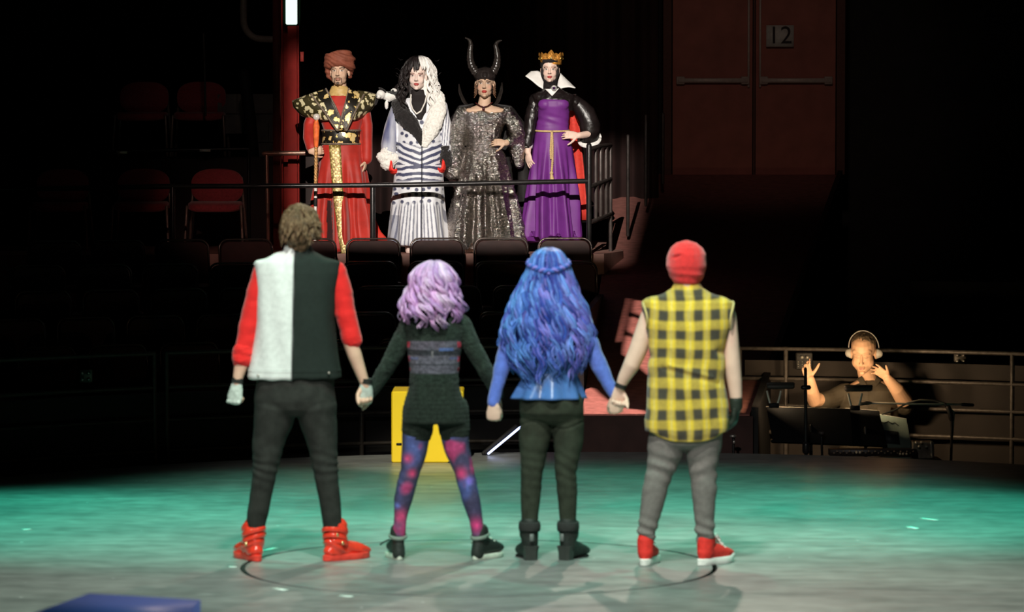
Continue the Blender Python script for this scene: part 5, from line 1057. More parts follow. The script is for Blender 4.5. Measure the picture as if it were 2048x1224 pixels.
coat = solid('coat', s, mat('coat_satin', attr=True, rough=.5, var=.06, scale=14, sheen=.2), F.t, vox=.005, smooth=2, col=coatc, fn=lambda w, n: folds(F, F.p(838, 300)[0], 6, .020, F.p(0, 330)[2], F.p(0, 500)[2], 4)(w, n)*.9 - .008*np.exp(-((w[:, 0]-F.p(845, 0)[0])/.006)**2)*(w[:, 2] < F.p(0, 292)[2]))
fur = lambda w, n: .004*vnoise(w*60, 1) + .005*vnoise(w*130, 2) + .001*vnoise(w*200, 5)
M_WF = mat('white_fur', (.88, .84, .78), .95, var=.12, scale=40, bump=.6, bscale=150, sheen=.4); M_BF = mat('black_fur', (.016, .013, .013), .9, var=.4, scale=40, bump=.7, bscale=150, sheen=.2)
s = Shape(); F.limb(s, [(808, 196, .0, 11), (797, 208, -.06, 15), (805, 228, -.12, 17), (822, 248, -.14, 16), (836, 268, -.14, 10), (843, 290, -.14, 4)], flat=.6); solid('fur_collar', s, M_BF, coat, vox=.005, smooth=1, fn=fur)
s = Shape(); F.limb(s, [(862, 178, .0, 13), (872, 195, -.03, 18), (875, 222, -.10, 18), (866, 248, -.13, 18), (857, 270, -.14, 14), (849, 292, -.15, 6)], flat=.6); solid('fur_collar', s, M_WF, coat, vox=.005, smooth=1, fn=fur)
s = Shape(); F.limb(s, [(764, 314, -.06, 11), (774, 318, -.06, 15), (786, 317, -.06, 12)]); F.limb(s, [(776, 304, -.05, 15), (775, 326, -.06, 15)]); solid('fur_cuff', s, M_WF, coat, vox=.005, smooth=1, fn=fur)
s = Shape(); F.limb(s, [(891, 300, -.05, 13), (892, 312, -.05, 15), (892, 322, -.06, 14)]); solid('fur_cuff', s, M_BF, coat, vox=.005, smooth=1, fn=fur)
M_RG = mat('red_satin_glove', (.75, .03, .02), .4, var=.15, bump=.1)
for a_, d_, n_, th in (((780, 322, -.09), V(.1, -.1, -1), V(.9, .3, 0), -1), ((889, 320, -.09), V(-.1, -.1, -1), V(-.9, .3, 0), 1)):
    s = Shape(); hand(s, F.p(*a_), d_, n_, .95, th, (35, 42, 45, 48), tcurl=25, infl=.004); s.tube([F.p(a_[0], a_[1]-8, a_[2]+.02), F.p(a_[0], a_[1]+2, a_[2])], .030, 12); solid('glove', s, M_RG, F.t, vox=.0045, smooth=1)
rowsF = [(111, 5, 837), (115, 16, 838), (122, 24, 838), (135, 31, 838), (152, 35, 837), (172, 39, 836), (195, 43, 836), (218, 44, 836), (242, 36, 836), (255, 30, 836)]
HF = []
for (py, hw, cx) in rowsF:
    q = F.p(cx, py, -.01); HF.append((q[2], hw*F.u, min(hw*F.u*1.0, .125) if py < 180 else .15, q[0], q[1]))
s = Shape(); s.ell(hf+V(.0, .02, .045), (.095, .10, .105)); s.loft([(V(r[3], r[4]+.05, r[0]), r[1]*.85, r[2]*.55) for r in HF[3:-1]], 28, 2)
M_HF = mat('two_tone_hair', attr=True, rough=.32, var=.1, scale=60, bump=.2, bscale=200)
hs = solid('hair', s, M_HF, F.t, vox=.007, smooth=2, col=lambda w, n: np.where((w[:, 0] < F.p(838, 0)[0])[:, None], V(.014, .010, .010), V(.80, .76, .72)))
BK = lambda t, r: V(.014, .010, .010)*r.uniform(.6, 1.6); WH = lambda t, r: V(.88, .84, .80)*r.uniform(.85, 1.05)
zt = HF[0][0]; zz_ = lambda py: F.p(0, py)[2]
s = Shape(); strands(s, HF, 120, (-2.9, -.62), zt, zz_(248), wave=.016, freq=(6, 9), rr=.0042, seed=1, out=.14, M=40, curl=1.1, colf=BK); strands(s, HF, 44, (-1.0, .06), zt, zz_(141), wave=.003, freq=(2, 3), rr=.006, seed=2, out=.006, M=14, colf=BK)
strands(s, HF, 120, (.60, 2.9), zt, zz_(235), wave=.015, freq=(6, 9), rr=.0045, seed=3, out=.14, M=40, curl=1.0, colf=WH); strands(s, HF, 26, (.06, .98), zt, zz_(140), wave=.004, freq=(2, 3), rr=.006, seed=4, out=.012, M=14, colf=WH)
rng = np.random.RandomState(8)
for i in range(22):
    t_ = rng.uniform(-1.9, 1.9); c = F.p(837+36*sin(t_), 150+rng.uniform(-30, 70), -.02); pp = [c + V(sin(t_)*.012*j, 0, .006*j + .01*sin(j+i)) for j in range(5)]; s.tube(pp, .0012, 4, col=(.02, .015, .015), rnd=False)
obj('curls', s, M_HF, hs)
s = Shape(); pts = [(822, 190), (821, 205), (825, 218), (833, 228), (842, 222), (850, 205), (853, 192)]; P_ = np.array([F.p(x, y, -.155 if 1 < i < 6 else -.13) for i, (x, y) in enumerate(pts)])
for t_ in np.linspace(0, 6, 44): s.ell([np.interp(t_, range(7), P_[:, k]) for k in range(3)], .0075, seg=8)
obj('pearl_necklace', s, mat('pearl', (.85, .80, .74), .2, coat=.5), F.t)
# stuffed dog on shoulder
pc = F.p(772, 194, -.03)
t = thing('plush_dog', pc, 'small white stuffed dog with black spots on the shoulder of the fur-trimmed coat', 'toy')
s = Shape(); s.tube([F.p(793, 190, -.02), F.p(778, 194, -.04), F.p(766, 190, -.05)], [.035, .048, .035], 14); s.ell(F.p(762, 189, -.07), (.042, .05, .042)); s.ell(F.p(757, 193, -.115), (.024, .03, .02)); s.ell(F.p(773, 210, -.07), (.018, .018, .04)); s.ell(F.p(788, 182, -.06), (.03, .03, .025))
def dogc(w, n):
    m = sstep(.28, .36, vnoise(w*26, 3))[:, None]; return V(.82, .79, .75)*(1-m)+V(.02, .02, .02)*m
solid('body', s, mat('plush_fur', attr=True, rough=.95, sheen=.4), t, vox=.005, smooth=2, col=dogc, fn=lambda w, n: .002*vnoise(w*120, 1))
for x, y, dx in ((756, 200, -.04), (768, 178, -.06)):
    s = Shape(); s.ell(F.p(x-3, y+2, -.08), (.014, .012, .042), Ry(.3 if x < 760 else -1.0)); obj('ear', s, M_BF, t)
# ------------------------------------------------------------------ horned player in black shimmer gown
G_ = Fig(31.1, 971, PZ, 'player with tall curled black horns in a shimmering black crinkled gown')
hg = G_.p(970, 167, -.02); RG = Rz(-.06); kg = 1.12
s = Shape(); head(s, hg, RG, kg, True, neck=G_.p(968, 212, 0))
G_.loft(s, [(210, 952, 986, .12), (219, 925, 1015, .17), (240, 930, 1008, .22), (288, 936, 1000, .19), (340, 925, 1012, .24)], .012)
for x in (952, 990): G_.limb(s, [(x, 340, 0, 18), (x, 400, 0, 12), (x, 480, 0, 8), (x, 499, 0, 8)]); G_.limb(s, [(x, 500, .02, 8), (x, 502, -.15, 7)])
G_.limb(s, [(928, 226, 0, 10), (914, 272, .0, 9), (914, 320, -.03, 7)]); G_.limb(s, [(1012, 226, 0, 10), (1034, 262, .02, 9), (1030, 276, -.02, 8), (1012, 286, -.13, 6.5)])
hand(s, G_.p(1012, 286, -.135), V(-1, -.15, .1), V(-.2, .8, -.4), .9, 1, (15, 20, 22, 25), tcurl=12)
hand(s, G_.p(914, 312, .0), V(0, .1, -1), V(.8, .3, 0), .8, -1, (25, 30, 30, 30))
solid('body', s, M_SKIN, G_.t, vox=.0045, smooth=2, fn=lambda w, n: face_disp(w, n, hg, RG, kg), col=skin_col(V(.60, .40, .28), hg, RG, kg, lips=(.45, .02, .02), brow=(.02, .01, .01), lid=(.10, .06, .05), liner=True, blush=.35, browlift=.25))
M_GOWN = bpy.data.materials.new('black_shimmer_crinkle'); M_GOWN.use_nodes = True; N = M_GOWN.node_tree.nodes; L = M_GOWN.node_tree.links; b = N['Principled BSDF']
tc = N.new('ShaderNodeTexCoord'); mp = N.new('ShaderNodeMapping'); mp.inputs['Scale'].default_value = (.9, .9, 2.0); L.new(tc.outputs['Object'], mp.inputs[0]); nz = N.new('ShaderNodeTexNoise'); nz.inputs['Scale'].default_value = 30; nz.inputs['Detail'].default_value = 3; nz.inputs['Roughness'].default_value = .6; L.new(mp.outputs[0], nz.inputs[0])
bp = N.new('ShaderNodeBump'); bp.inputs['Strength'].default_value = .9; bp.inputs['Distance'].default_value = .03; L.new(nz.outputs[0], bp.inputs['Height']); L.new(bp.outputs[0], b.inputs['Normal'])
b.inputs['Base Color'].default_value = (.50, .45, .41, 1); b.inputs['Metallic'].default_value = 1; b.inputs['Roughness'].default_value = .17
rowsG = [(223, 936, 1002, .17), (226, 921, 1020, .20), (232, 922, 1018, .22), (250, 928, 1008, .25), (272, 933, 1002, .22), (290, 933, 1003, .22), (310, 928, 1010, .26), (350, 919, 1020, .34), (400, 910, 1030, .42), (450, 902, 1039, .50), (499, 896, 1046, .56)]
s = Shape(); G_.loft(s, rowsG, 0, 60, 2.2)
G_.limb(s, [(925, 226, .0, 15), (916, 258, -.01, 18), (911, 292, -.02, 19), (909, 322, -.02, 18), (906, 346, .0, 14)], flat=.85)
G_.limb(s, [(1012, 226, .0, 14), (1028, 248, .01, 16), (1034, 268, .01, 16), (1034, 300, .05, 17), (1036, 328, .08, 12)], flat=.85); G_.limb(s, [(1034, 268, .01, 14), (1026, 280, -.05, 12), (1018, 284, -.10, 10)])
gx0 = G_.p(970, 300)[0]
gown = solid('gown', s, M_GOWN, G_.t, vox=.006, smooth=2, fn=lambda w, n: folds(G_, gx0, 8, .045, G_.p(0, 290)[2], G_.p(0, 480)[2], 2)(w, n) + .005*vnoise(w*V(45, 45, 60), 3) + .006*vnoise(w*V(22, 22, 26), 8) - .003*np.exp(-((np.abs(w[:, 0]-gx0)-.075)/.006)**2)*(w[:, 2] > G_.p(0, 300)[2]))
s = Shape(); G_.limb(s, [(948, 208, -.02, 3), (924, 216, 0, 9), (905, 250, .12, 12), (900, 300, .16, 12), (902, 345, .18, 9)], flat=.5); G_.limb(s, [(988, 208, -.02, 3), (1018, 216, 0, 9), (1040, 250, .12, 12), (1048, 300, .16, 12), (1047, 420, .22, 13)], flat=.5)
G_.limb(s, [(970, 235, .17, 40), (970, 330, .24, 55), (970, 480, .34, 70)], flat=.12, ref=V(1, 0, 0)); solid('cape', s, mat('black_velvet', (.010, .008, .008), .6, var=.3), gown, vox=.009, smooth=2, fn=lambda w, n: wrinkle(w, .006, 14, 4, 3))
M_HORN = mat('black_glossy_horn', (.022, .017, .015), .22, var=.3, bump=.5, bscale=60, coat=.4)
t_ = G_.t; s = Shape(); s.ell(hg+V(0, .008, .070), (.100, .116, .080)); s.ell(hg+V(0, .045, -.01), (.097, .085, .11)); s.tube([hg+V(0, -.095, .075), hg+V(0, -.114, .052), hg+V(0, -.112, .032)], [.026, .016, .003], 10)
hp = solid('headdress', s, mat('black_headdress', (.02, .015, .014), .35, var=.3, bump=.4, bscale=80), t_, vox=.005, smooth=2, fn=lambda w, n: .002*vnoise(w*60, 2))
for pts in ([(959, 150, -.03, 9.5), (950, 143, -.02, 9), (943, 131, -.01, 8), (940, 117, 0, 7), (940, 102, .0, 5.8), (942, 91, 0, 4.8), (940, 82, -.01, 3.8), (936, 78, -.02, 2.6), (931, 76, -.03, 1.4)], [(979, 150, -.03, 9.5), (987, 143, -.02, 9), (993, 131, -.01, 8), (995, 117, 0, 7), (994, 102, .0, 5.8), (991, 92, 0, 4.6), (994, 85, -.01, 3.6), (998, 82, -.02, 2.6), (1003, 81, -.03, 1.4)]):
    s = Shape(); dense = []; Q = np.array(pts, float)
    for q in np.linspace(0, len(pts)-1, 60): a_ = [np.interp(q, range(len(pts)), Q[:, k]) for k in range(4)]; a_[3] *= 1+.06*sin(q*14); dense.append(a_)
    G_.limb(s, dense, 14); obj('horn', s, M_HORN, hp)
for K in ([(918, 168), (917, 185), (925, 205), (942, 218)], [(1004, 165), (1006, 182), (1000, 203), (985, 216)]):
    s = Shape(); inn = [(K[0][0], K[0][1]), (K[1][0]*.7+960*.3, K[1][1]+6), (K[2][0]*.55+962*.45, K[2][1]+4), (962 if K[0][0] < 960 else 974, 216)]
    strip(s, G_, K, [(a*.45+b*.55, c*.45+d*.55) for (a, c), (b, d) in zip(K, inn)], lambda i, j: .10-.14*i+.02*j, .010, 6, 14); obj('collar_wing', s, M_HORN, gown)
s = Shape(); cord(s, G_, [(952, 206, -.06), (960, 212, -.085), (968, 214, -.095), (976, 212, -.085), (984, 205, -.06)], .006); s.ell(G_.p(967, 218, -.105), (.013, .008, .016)); obj('necklace', s, mat('black_garnet', (.05, .008, .008), .15), G_.t)
s = Shape()
for sd in (-1, 1):
    for i in range(9): c = hg + V(sd*(.075+.004*(i % 3)), -.01+.01*(i % 2), -.04-.012*i*.6); s.tube([c+V(0, 0, .05), c+V(sd*.012, -.01, .02), c+V(-sd*.004, -.014, -.005), c+V(sd*.014, -.01, -.03)], .0035, 6)
obj('hair', s, mat('dark_brown_hair', (.13, .06, .03), .5), G_.t)
# ------------------------------------------------------------------ crowned player in purple
Hh = Fig(31.2, 1102, PZ, 'crowned player in a purple gown with black velvet sleeves, stiff white collar and red-lined cape')
hh = Hh.p(1100, 139, -.02); RHh = Rz(-.05); kh = 1.04
s = Shape(); head(s, hh, RHh, kh, True, neck=Hh.p(1102, 184, 0))
Hh.loft(s, [(184, 1090, 1116, .11), (193, 1068, 1145, .16), (215, 1078, 1140, .22), (256, 1078, 1133, .18), (310, 1068, 1140, .24)], .012)
for x in (1086, 1122): Hh.limb(s, [(x, 310, 0, 17), (x, 390, 0, 12), (x, 475, 0, 8), (x, 497, 0, 8)]); Hh.limb(s, [(x, 499, .02, 8), (x, 501, -.17, 7)])
Hh.limb(s, [(1074, 202, 0, 8.5), (1063, 250, .0, 8), (1056, 292, -.05, 7), (1056, 305, -.06, 6)]); Hh.limb(s, [(1142, 200, 0, 9.5), (1184, 245, .05, 8.5), (1180, 268, -.02, 8), (1158, 271, -.11, 6.5)])
hand(s, Hh.p(1056, 304, -.06), V(.15, -.12, -1), V(.6, .5, 0), .98, -1, (14, 18, 20, 24), tcurl=12); hand(s, Hh.p(1157, 271, -.12), V(-1, -.15, .08), V(-.1, .9, -.4), .98, 1, (12, 16, 20, 22), tcurl=15)
solid('body', s, M_SKIN, Hh.t, vox=.0045, smooth=2, fn=lambda w, n: face_disp(w, n, hh, RHh, kh), col=skin_col(V(.82, .58, .48), hh, RHh, kh, lips=(.50, .03, .03), brow=(.15, .08, .05), blush=.15, iris=(.10, .10, .08)))
s = Shape(); s.ell(hh+V(0, .022, .050), (.090, .103, .085)); s.ell(hh+V(0, .050, -.02), (.086, .075, .11)); s.tube([hh+V(-.062, -.01, .05), hh+V(-.068, -.005, -.03), hh+V(-.045, -.03, -.095), hh+V(0, -.05, -.122), hh+V(.045, -.03, -.095), hh+V(.068, -.005, -.03), hh+V(.062, -.01, .05)], .017, 10)
s.tube([hh+V(-.055, -.055, .075), hh+V(0, -.085, .078), hh+V(.055, -.055, .075)], .017, 10)
s.tube([hh+V(0, .0, -.09), hh+V(0, .02, -.17)], [.058, .064], 18)
solid('cowl', s, mat('black_cowl_cloth', (.016, .012, .012), .8), Hh.t, vox=.005, smooth=2)
PURPLE = mat('purple_satin', (.16, .028, .22), .5, var=.1, scale=10, bump=.06)
hx0 = Hh.p(1104, 300)[0]
s = Shape(); Hh.loft(s, [(194, 1078, 1138, .20), (202, 1074, 1141, .26), (214, 1075, 1141, .27), (235, 1076, 1138, .22), (254, 1072, 1137, .21), (262, 1071, 1138, .23), (300, 1066, 1145, .30), (350, 1062, 1150, .38), (410, 1056, 1153, .44), (474, 1049, 1157, .50)], 0, 60, 2.2)
s.ell(Hh.p(1092, 209, -.075), (.074, .060, .062)); s.ell(Hh.p(1123, 209, -.075), (.074, .060, .062)); s.ell(Hh.p(1107, 212, -.08), (.07, .045, .05))
gwn = solid('gown', s, PURPLE, Hh.t, vox=.006, smooth=9, fn=lambda w, n: folds(Hh, hx0, 7, .040, Hh.p(0, 262)[2], Hh.p(0, 440)[2], 5)(w, n) + .003*np.sin(w[:, 2]*90+w[:, 0]*30)*np.exp(-((w[:, 2]-Hh.p(0, 240)[2])/.05)**2))
s = Shape(); Hh.loft(s, [(172, 1090, 1116, .13), (180, 1082, 1125, .16), (190, 1064, 1148, .21), (200, 1065, 1150, .25), (206, 1067, 1149, .24), (222, 1072, 1146, .17)], 0, 44, 2.2)
Hh.limb(s, [(1072, 199, .01, 13), (1065, 228, .0, 14), (1059, 262, -.02, 12.5), (1056, 289, -.05, 10.5)])
VEL = mat('black_velvet_sleeve', (.012, .008, .008), .33, spec=.45, var=.3, scale=12, bump=.5, bscale=22)
s.ell(Hh.p(1149, 204, .01), (.060, .06, .06)); solid('velvet_top', s, VEL, Hh.t, vox=.006, smooth=2, fn=lambda w, n: wrinkle(w, .006, 18, 22, 7) - .010*sstep(Hh.p(0, 197)[2], Hh.p(0, 205)[2], w[:, 2])*(np.abs(w[:, 0]-hx0) < .15))
s = Shape()
sl = [((1146, 199), 12, 12), ((1160, 213), 16, 14), ((1172, 230), 21, 18), ((1179, 246), 22, 20), ((1180, 262), 20, 18)]
rr = []
for (c, ra, rb) in sl:
    q = Hh.p(c[0], c[1], .02); th = np.arange(26)*2*pi/26; dirr = nrm(V(.75, 0, .66)) if c[1] < 240 else nrm(V(1, 0, -.12 if c[1] < 255 else .0)); rr.append(np.array([q + dirr*ra*Hh.u*cos(x) + V(0, 1, 0)*rb*Hh.u*sin(x) for x in th]))
rr.append(np.array([Hh.p(1179, 265, .02) + V(1, 0, 0)*19.5*Hh.u*cos(x)+V(0, 1, 0)*17*Hh.u*sin(x)+V(0, 0, -.045+.058*sin(x)+.012*cos(x)) for x in th])); rr2 = rr + [r*1 + (r.mean(0)-r)*.08 for r in rr[::-1][:3]]
s.rings(rr2, False); obj('bell_sleeve', s, VEL, Hh.t)
s = Shape(); t = np.linspace(0, 2*pi, 30); s.tube([Hh.p(1179, 267, .02) + V(19.8*Hh.u*cos(x), 17.5*Hh.u*sin(x), -.050+.060*sin(x)+.012*cos(x)) for x in t], [(.006, .022)]*30, 8, ref=V(0, 1, 0), rnd=False); obj('white_cuff', s, mat('white_cuff_cloth', (.85, .82, .78), .6), Hh.t)
s = Shape(); s.tube([Hh.p(1057, 287, -.04), Hh.p(1056, 296, -.05)], [.043, .040], 20, rnd=False); obj('white_cuff', s, MATS['white_cuff_cloth'], Hh.t)
for Lp, Rp in (([(1089, 180), (1076, 172), (1062, 160), (1051, 152)], [(1092, 158), (1085, 148), (1076, 142), (1062, 143)]), ([(1114, 180), (1126, 176), (1138, 174), (1151, 176)], [(1117, 158), (1120, 146), (1126, 152), (1144, 170)])):
    s = Shape(); strip(s, Hh, Lp, Rp, lambda i, j: -.02+.10*j+.04*i, .010, 10, 14); obj('stiff_collar', s, mat('white_collar_cloth', (.86, .83, .79), .6, var=.05), Hh.t)
s = Shape(); strip(s, Hh, [(1090, 178), (1096, 184), (1104, 192)], [(1118, 177), (1112, 184), (1104.5, 192)], lambda i, j: -.11, .008, 6, 6); obj('collar_point', s, MATS['white_collar_cloth'], Hh.t)
s = Shape(); s.ell(Hh.p(1108, 176, -.125), (.026, .010, .026)); br = obj('brooch', s, mat('silver_brooch', (.8, .78, .75), .3, metal=.6), Hh.t); s = Shape(); s.ell(Hh.p(1108, 176, -.135), (.014, .006, .014)); obj('gem', s, mat('dark_gem', (.04, .01, .05), .15), br)
# crown
s = Shape(); cq = Hh.p(1102, 128, .0); n = 60; rr = []
zf = lambda i: .055 + .05*abs(((i/n*7) % 1)-.5)*-2 + .05
th = np.arange(n)*2*pi/n; tops = np.array([(.062+.045*(1-abs(((i/n*7+.5) % 1)-.5)*2)**.8) for i in range(n)]); tops += .02*np.exp(-((th-0)/.3)**2)+.02*np.exp(-((th-2*pi)/.3)**2)
for r0, zf_ in ((.094, -.005), (.096, .02), (.112, None), (.106, None), (.088, .02), (.088, -.005)):
    z = np.full(n, zf_) if zf_ is not None else tops
    rr.append(cq + np.stack([r0*np.sin(th)*1.0, -r0*np.cos(th)*1.05, z], 1))
s.rings(rr, False); cr = obj('crown', s, mat('antique_gold_crown', (.62, .27, .05), .35, metal=.55, var=.4, scale=40, bump=.6, bscale=90), Hh.t)
for i in range(7):
    a_ = (i)*2*pi/7; s = Shape(); s.ell(cq + V(.108*sin(a_), -.112*cos(a_), .05), (.010, .010, .012), seg=10); obj('jewel', s, mat('gold_bead', (.95, .6, .15), .2, metal=.8), cr)
# cape: black outside, red lining showing at right
s = Shape(); strip(s, Hh, [(1068, 192), (1064, 260), (1060, 340), (1056, 440)], [(1150, 190), (1160, 260), (1168, 340), (1176, 440)], lambda i, j: .13+.10*i+.02*sin(j*16), .012, 40, 16)
obj('cape', s, mat('cape_red_lining', (.62, .045, .03), .6, var=.15), Hh.t)
s = Shape(); strip(s, Hh, [(1068, 190), (1062, 260), (1056, 340), (1052, 445)], [(1152, 188), (1162, 260), (1170, 340), (1178, 445)], lambda i, j: .16+.10*i+.02*sin(j*16), .012, 40, 16)
obj('cape_outer', s, MATS['black_velvet'], Hh.t)
M_ROPE = mat('cream_rope', (.60, .42, .20), .7, var=.15, scale=80)
s = Shape(); q = Hh.p(1104, 261, 0); t = np.linspace(0, 2*pi, 60); s.tube([q + V(.156*cos(x), .128*sin(x), -.008*abs(sin(x))) for x in t], .009, 8, rnd=False); rb = obj('rope_belt', s, M_ROPE, Hh.t)
s = Shape(); cord(s, Hh, [(1104, 262, -.14), (1105, 290, -.165), (1105, 320, -.19), (1103, 345, -.21)], .011, tw=.06); s.ell(Hh.p(1103, 346, -.21), .017); s.tube([Hh.p(1103, 348, -.21), Hh.p(1104, 358, -.215)], [.012, .020], 8); cord(s, Hh, [(1103, 262, -.14), (1101, 300, -.165), (1102, 318, -.18)], .009, tw=.06); obj('hanging_cord', s, M_ROPE, rb)
# ================================================================== CONDUCTOR behind the stage edge
K = Fig(25.3, 1738, -.6, 'seated man in dark shirt and headphones raising both hands behind the music stands')
hk = K.p(1727, 706, -.10); RK = Rz(-.24) @ Rx(.30); kk = 1.20
s = Shape(); head(s, hk, RK, kk, neck=K.p(1738, 765, .02)); s.ell(hk+RK@V(0, -.035, -.095), (.06, .055, .04))
for e_ in (-1, 1): s.ell(hk+RK@V(.040*e_, -.045, -.055), (.042, .045, .045)); s.ell(hk+RK@V(.034*e_, -.070, .03), (.04, .03, .03))
s.ell(hk+RK@V(0, -.05, .040), (.062, .042, .038))
K.loft(s, [(758, 1715, 1762, .14), (772, 1690, 1790, .22), (800, 1685, 1795, .26), (850, 1690, 1790, .28), (900, 1688, 1795, .30), (930, 1690, 1790, .30)], .012)
K.limb(s, [(1690, 786, 0, 13), (1655, 800, -.05, 13.5), (1629, 800, -.14, 15.5), (1622, 780, -.20, 14), (1620, 760, -.24, 10)])
K.limb(s, [(1790, 786, 0, 13), (1805, 808, -.02, 15), (1808, 800, -.12, 17), (1794, 779, -.18, 14.5), (1776, 758, -.22, 10)])
hand(s, K.p(1620, 759, -.24), V(-.35, -.15, .95), V(.35, -.9, .1), 1.0, 1, (14, 24, 30, 34), spread=.14, tcurl=-5, tout=.9)
hand(s, K.p(1777, 757, -.22), V(-.78, -.1, .62), V(-.2, -.8, -.5), 1.0, 1, (10, 14, 16, 20), spread=.16, tcurl=0)
for x in (1705, 1772): K.limb(s, [(x, 925, 0, 26), (x, 935, -.42, 20), (x, 1010, -.45, 13), (x, 1050, -.42, 10)])
body = solid('body', s, M_SKIN, K.t, vox=.0045, smooth=4, fn=lambda w, n: face_disp(w, n, hk, RK, kk), col=skin_col(V(.62, .36, .22), hk, RK, kk, lips=(.45, .20, .14), lipsize=.85, brow=(.36, .20, .12), iris=(.12, .08, .06), closed=(.50, .28, .17)))
s = Shape(); s.ell(hk+V(.004, .022, .078), (.095, .116, .084)); s.ell(hk+V(.01, .060, -.005), (.092, .085, .10))
solid('hair', s, mat('short_grey_brown_hair', (.09, .06, .035), .6, var=.4, scale=90, bump=.5), K.t, vox=.005, smooth=1, fn=lambda w, n: .004*vnoise(w*V(90, 90, 60), 3))
s = Shape(); K.loft(s, [(760, 1722, 1758, .15), (768, 1704, 1776, .20), (780, 1684, 1796, .27), (810, 1680, 1798, .30), (860, 1680, 1800, .32), (925, 1676, 1805, .36)], 0, 44, 2.3)
K.limb(s, [(1690, 785, 0, 20), (1665, 797, -.03, 19.5), (1642, 802, -.08, 19)]); K.limb(s, [(1790, 785, 0, 20), (1803, 800, -.0, 19.5), (1810, 812, -.03, 19)])
shirt = solid('shirt', s, mat('dark_olive_shirt', (.055, .043, .028), .75, var=.2, scale=12, bump=.2), K.t, vox=.006, smooth=2, fn=lambda w, n: wrinkle(w, .006, 10, 14, 3) + .003*np.exp(-((w[:, 0]-K.p(1735, 0)[0])/.010)**2)*(n[:, 1] < 0))
s = Shape(); strip(s, K, [(1714, 758), (1722, 770), (1736, 786)], [(1724, 752), (1732, 766), (1738, 780)], lambda i, j: -.06-.07*i, .008, 5, 6); strip(s, K, [(1764, 758), (1756, 770), (1742, 786)], [(1754, 752), (1746, 766), (1740, 780)], lambda i, j: -.06-.07*i, .008, 5, 6); obj('collar', s, MATS['dark_olive_shirt'], shirt)
s = Shape(); cp = K.p(1768, 826, -.165); s.box(cp, (.10, .012, .10), bev=.004); obj('breast_pocket', s, MATS['dark_olive_shirt'], shirt)
s = Shape(); K.loft(s, [(905, 1680, 1800, .36), (940, 1682, 1798, .36)], 0, 30, 2.3)
for x in (1705, 1772): K.limb(s, [(x, 925, 0, 30), (x, 933, -.44, 24), (x, 1010, -.46, 18), (x, 1045, -.43, 17)])
solid('trousers', s, mat('dark_trousers', (.03, .03, .035), .8), K.t, vox=.009, smooth=3)
for x in (1705, 1772):
    s = Shape(); c = K.p(x, 1054, -.42); c[2] = -.6; shoe_upper(s, c, pi, .28, .10, .01, .10, .045); solid('shoe', s, M_DARK, K.t, vox=.008, smooth=2)
t = thing('headphones', hk, 'grey over-ear headphones worn by the seated man', 'headphones')
s = Shape(); s.tube([hk + RK @ (kk*V(.092*cos(x), .02, .03+.108*sin(x))) for x in np.linspace(0, pi, 24)], [(.010, .004)]*24, 8, ref=V(0, 1, 0)); obj('headband', s, mat('grey_band', (.38, .35, .32), .35), t)
for sd in (-1, 1):
    s = Shape(); c = hk + RK @ (kk*V(.080*sd, .020, -.01)); s.tube([c, c + RK @ V(.020*sd, 0, 0)], [(.028, .038), (.022, .030)], 18, ref=V(0, 1, 0)); obj('ear_cup', s, mat('grey_cup', (.42, .38, .33), .4), t)
t = thing('stool', (K.p(1738, 0)[0], 25.33, -.6), 'round stool under the seated man behind the stage edge', 'stool')
zs = K.p(0, 945)[2]
cx_ = K.p(1738, 0)[0]
s = Shape(); s.tube([(cx_, 25.33, zs-.06), (cx_, 25.33, zs-.01)], .18, 24, rnd=False); obj('seat', s, M_DARK, t, sharp=40)
for a_ in (0.6, 2.2, 3.8, 5.3): s = Shape(); s.tube([(cx_+.1*cos(a_), 25.33+.1*sin(a_), zs-.05), (cx_+.2*cos(a_), 25.33+.2*sin(a_), -.59)], .014, 8); obj('leg', s, M_PIPE, t)
# music stands
M_DESK = mat('black_desk_enamel', (.004, .004, .0045), .6, var=.2, spec=.08)
M_LAMP = mat('dark_lamp_enamel', (.10, .08, .07), .4); M_CHR = mat('bright_chrome', (.75, .68, .56), .3, metal=.25, spec=.8)
def stand(nm, label, quad, D, px, lamp=None, grp=None):
    f = lambda x, y, dy=0: P(x, y, D+dy); c = f(px, 890); t = thing(nm, V(c[0], D, -.6), label, 'music stand', grp)
    s = Shape(); a_, b_, c_, d_ = [f(*q, dy) for q, dy in zip(quad, (.10, .10, -.06, -.06))]   # tl tr br bl
    G = np.array([[a_*(1-u_)+b_*u_ for u_ in (0, .5, 1)], [d_*(1-u_)+c_*u_ for u_ in (0, .5, 1)]]); s.grid(G, .010)
    s.tube([d_+V(0, .05, 0), c_+V(0, .05, 0)], (.012), 8); o_ = obj('desk', s, M_DESK, t, sharp=40)
    s = Shape(); s.tube([a_, b_], .0045, 6); obj('desk_edge', s, mat('lit_desk_edge', (.55, .48, .38), .3, metal=.4), o_)  # pale rim on the black desk, lamp light put into its colour
    s = Shape(); m_ = (c_+d_+a_+b_)/4; s.tube([m_+V(0, -.02, 0), V(m_[0], D-.02, -.15), V(m_[0], D-.02, -.57)], .013, 10); obj('pole', s, M_PIPE, t)
    for q in (0, 2.1, 4.2): s = Shape(); s.tube([V(m_[0], D-.02, -.45), V(m_[0]+.25*cos(q), D-.02+.25*sin(q), -.59)], .009, 8); obj('leg', s, M_PIPE, t)
    return t
stand('music_stand', 'wide black music stand with left lamp clipped on, nearest the boy in plaid', [(1533, 814), (1700, 818), (1706, 890), (1546, 884)], 24.5, 1620)
stand('music_stand', 'black music stand with right lamp clipped on, directly before the seated man', [(1692, 817), (1758, 822), (1773, 893), (1700, 890)], 24.52, 1732)
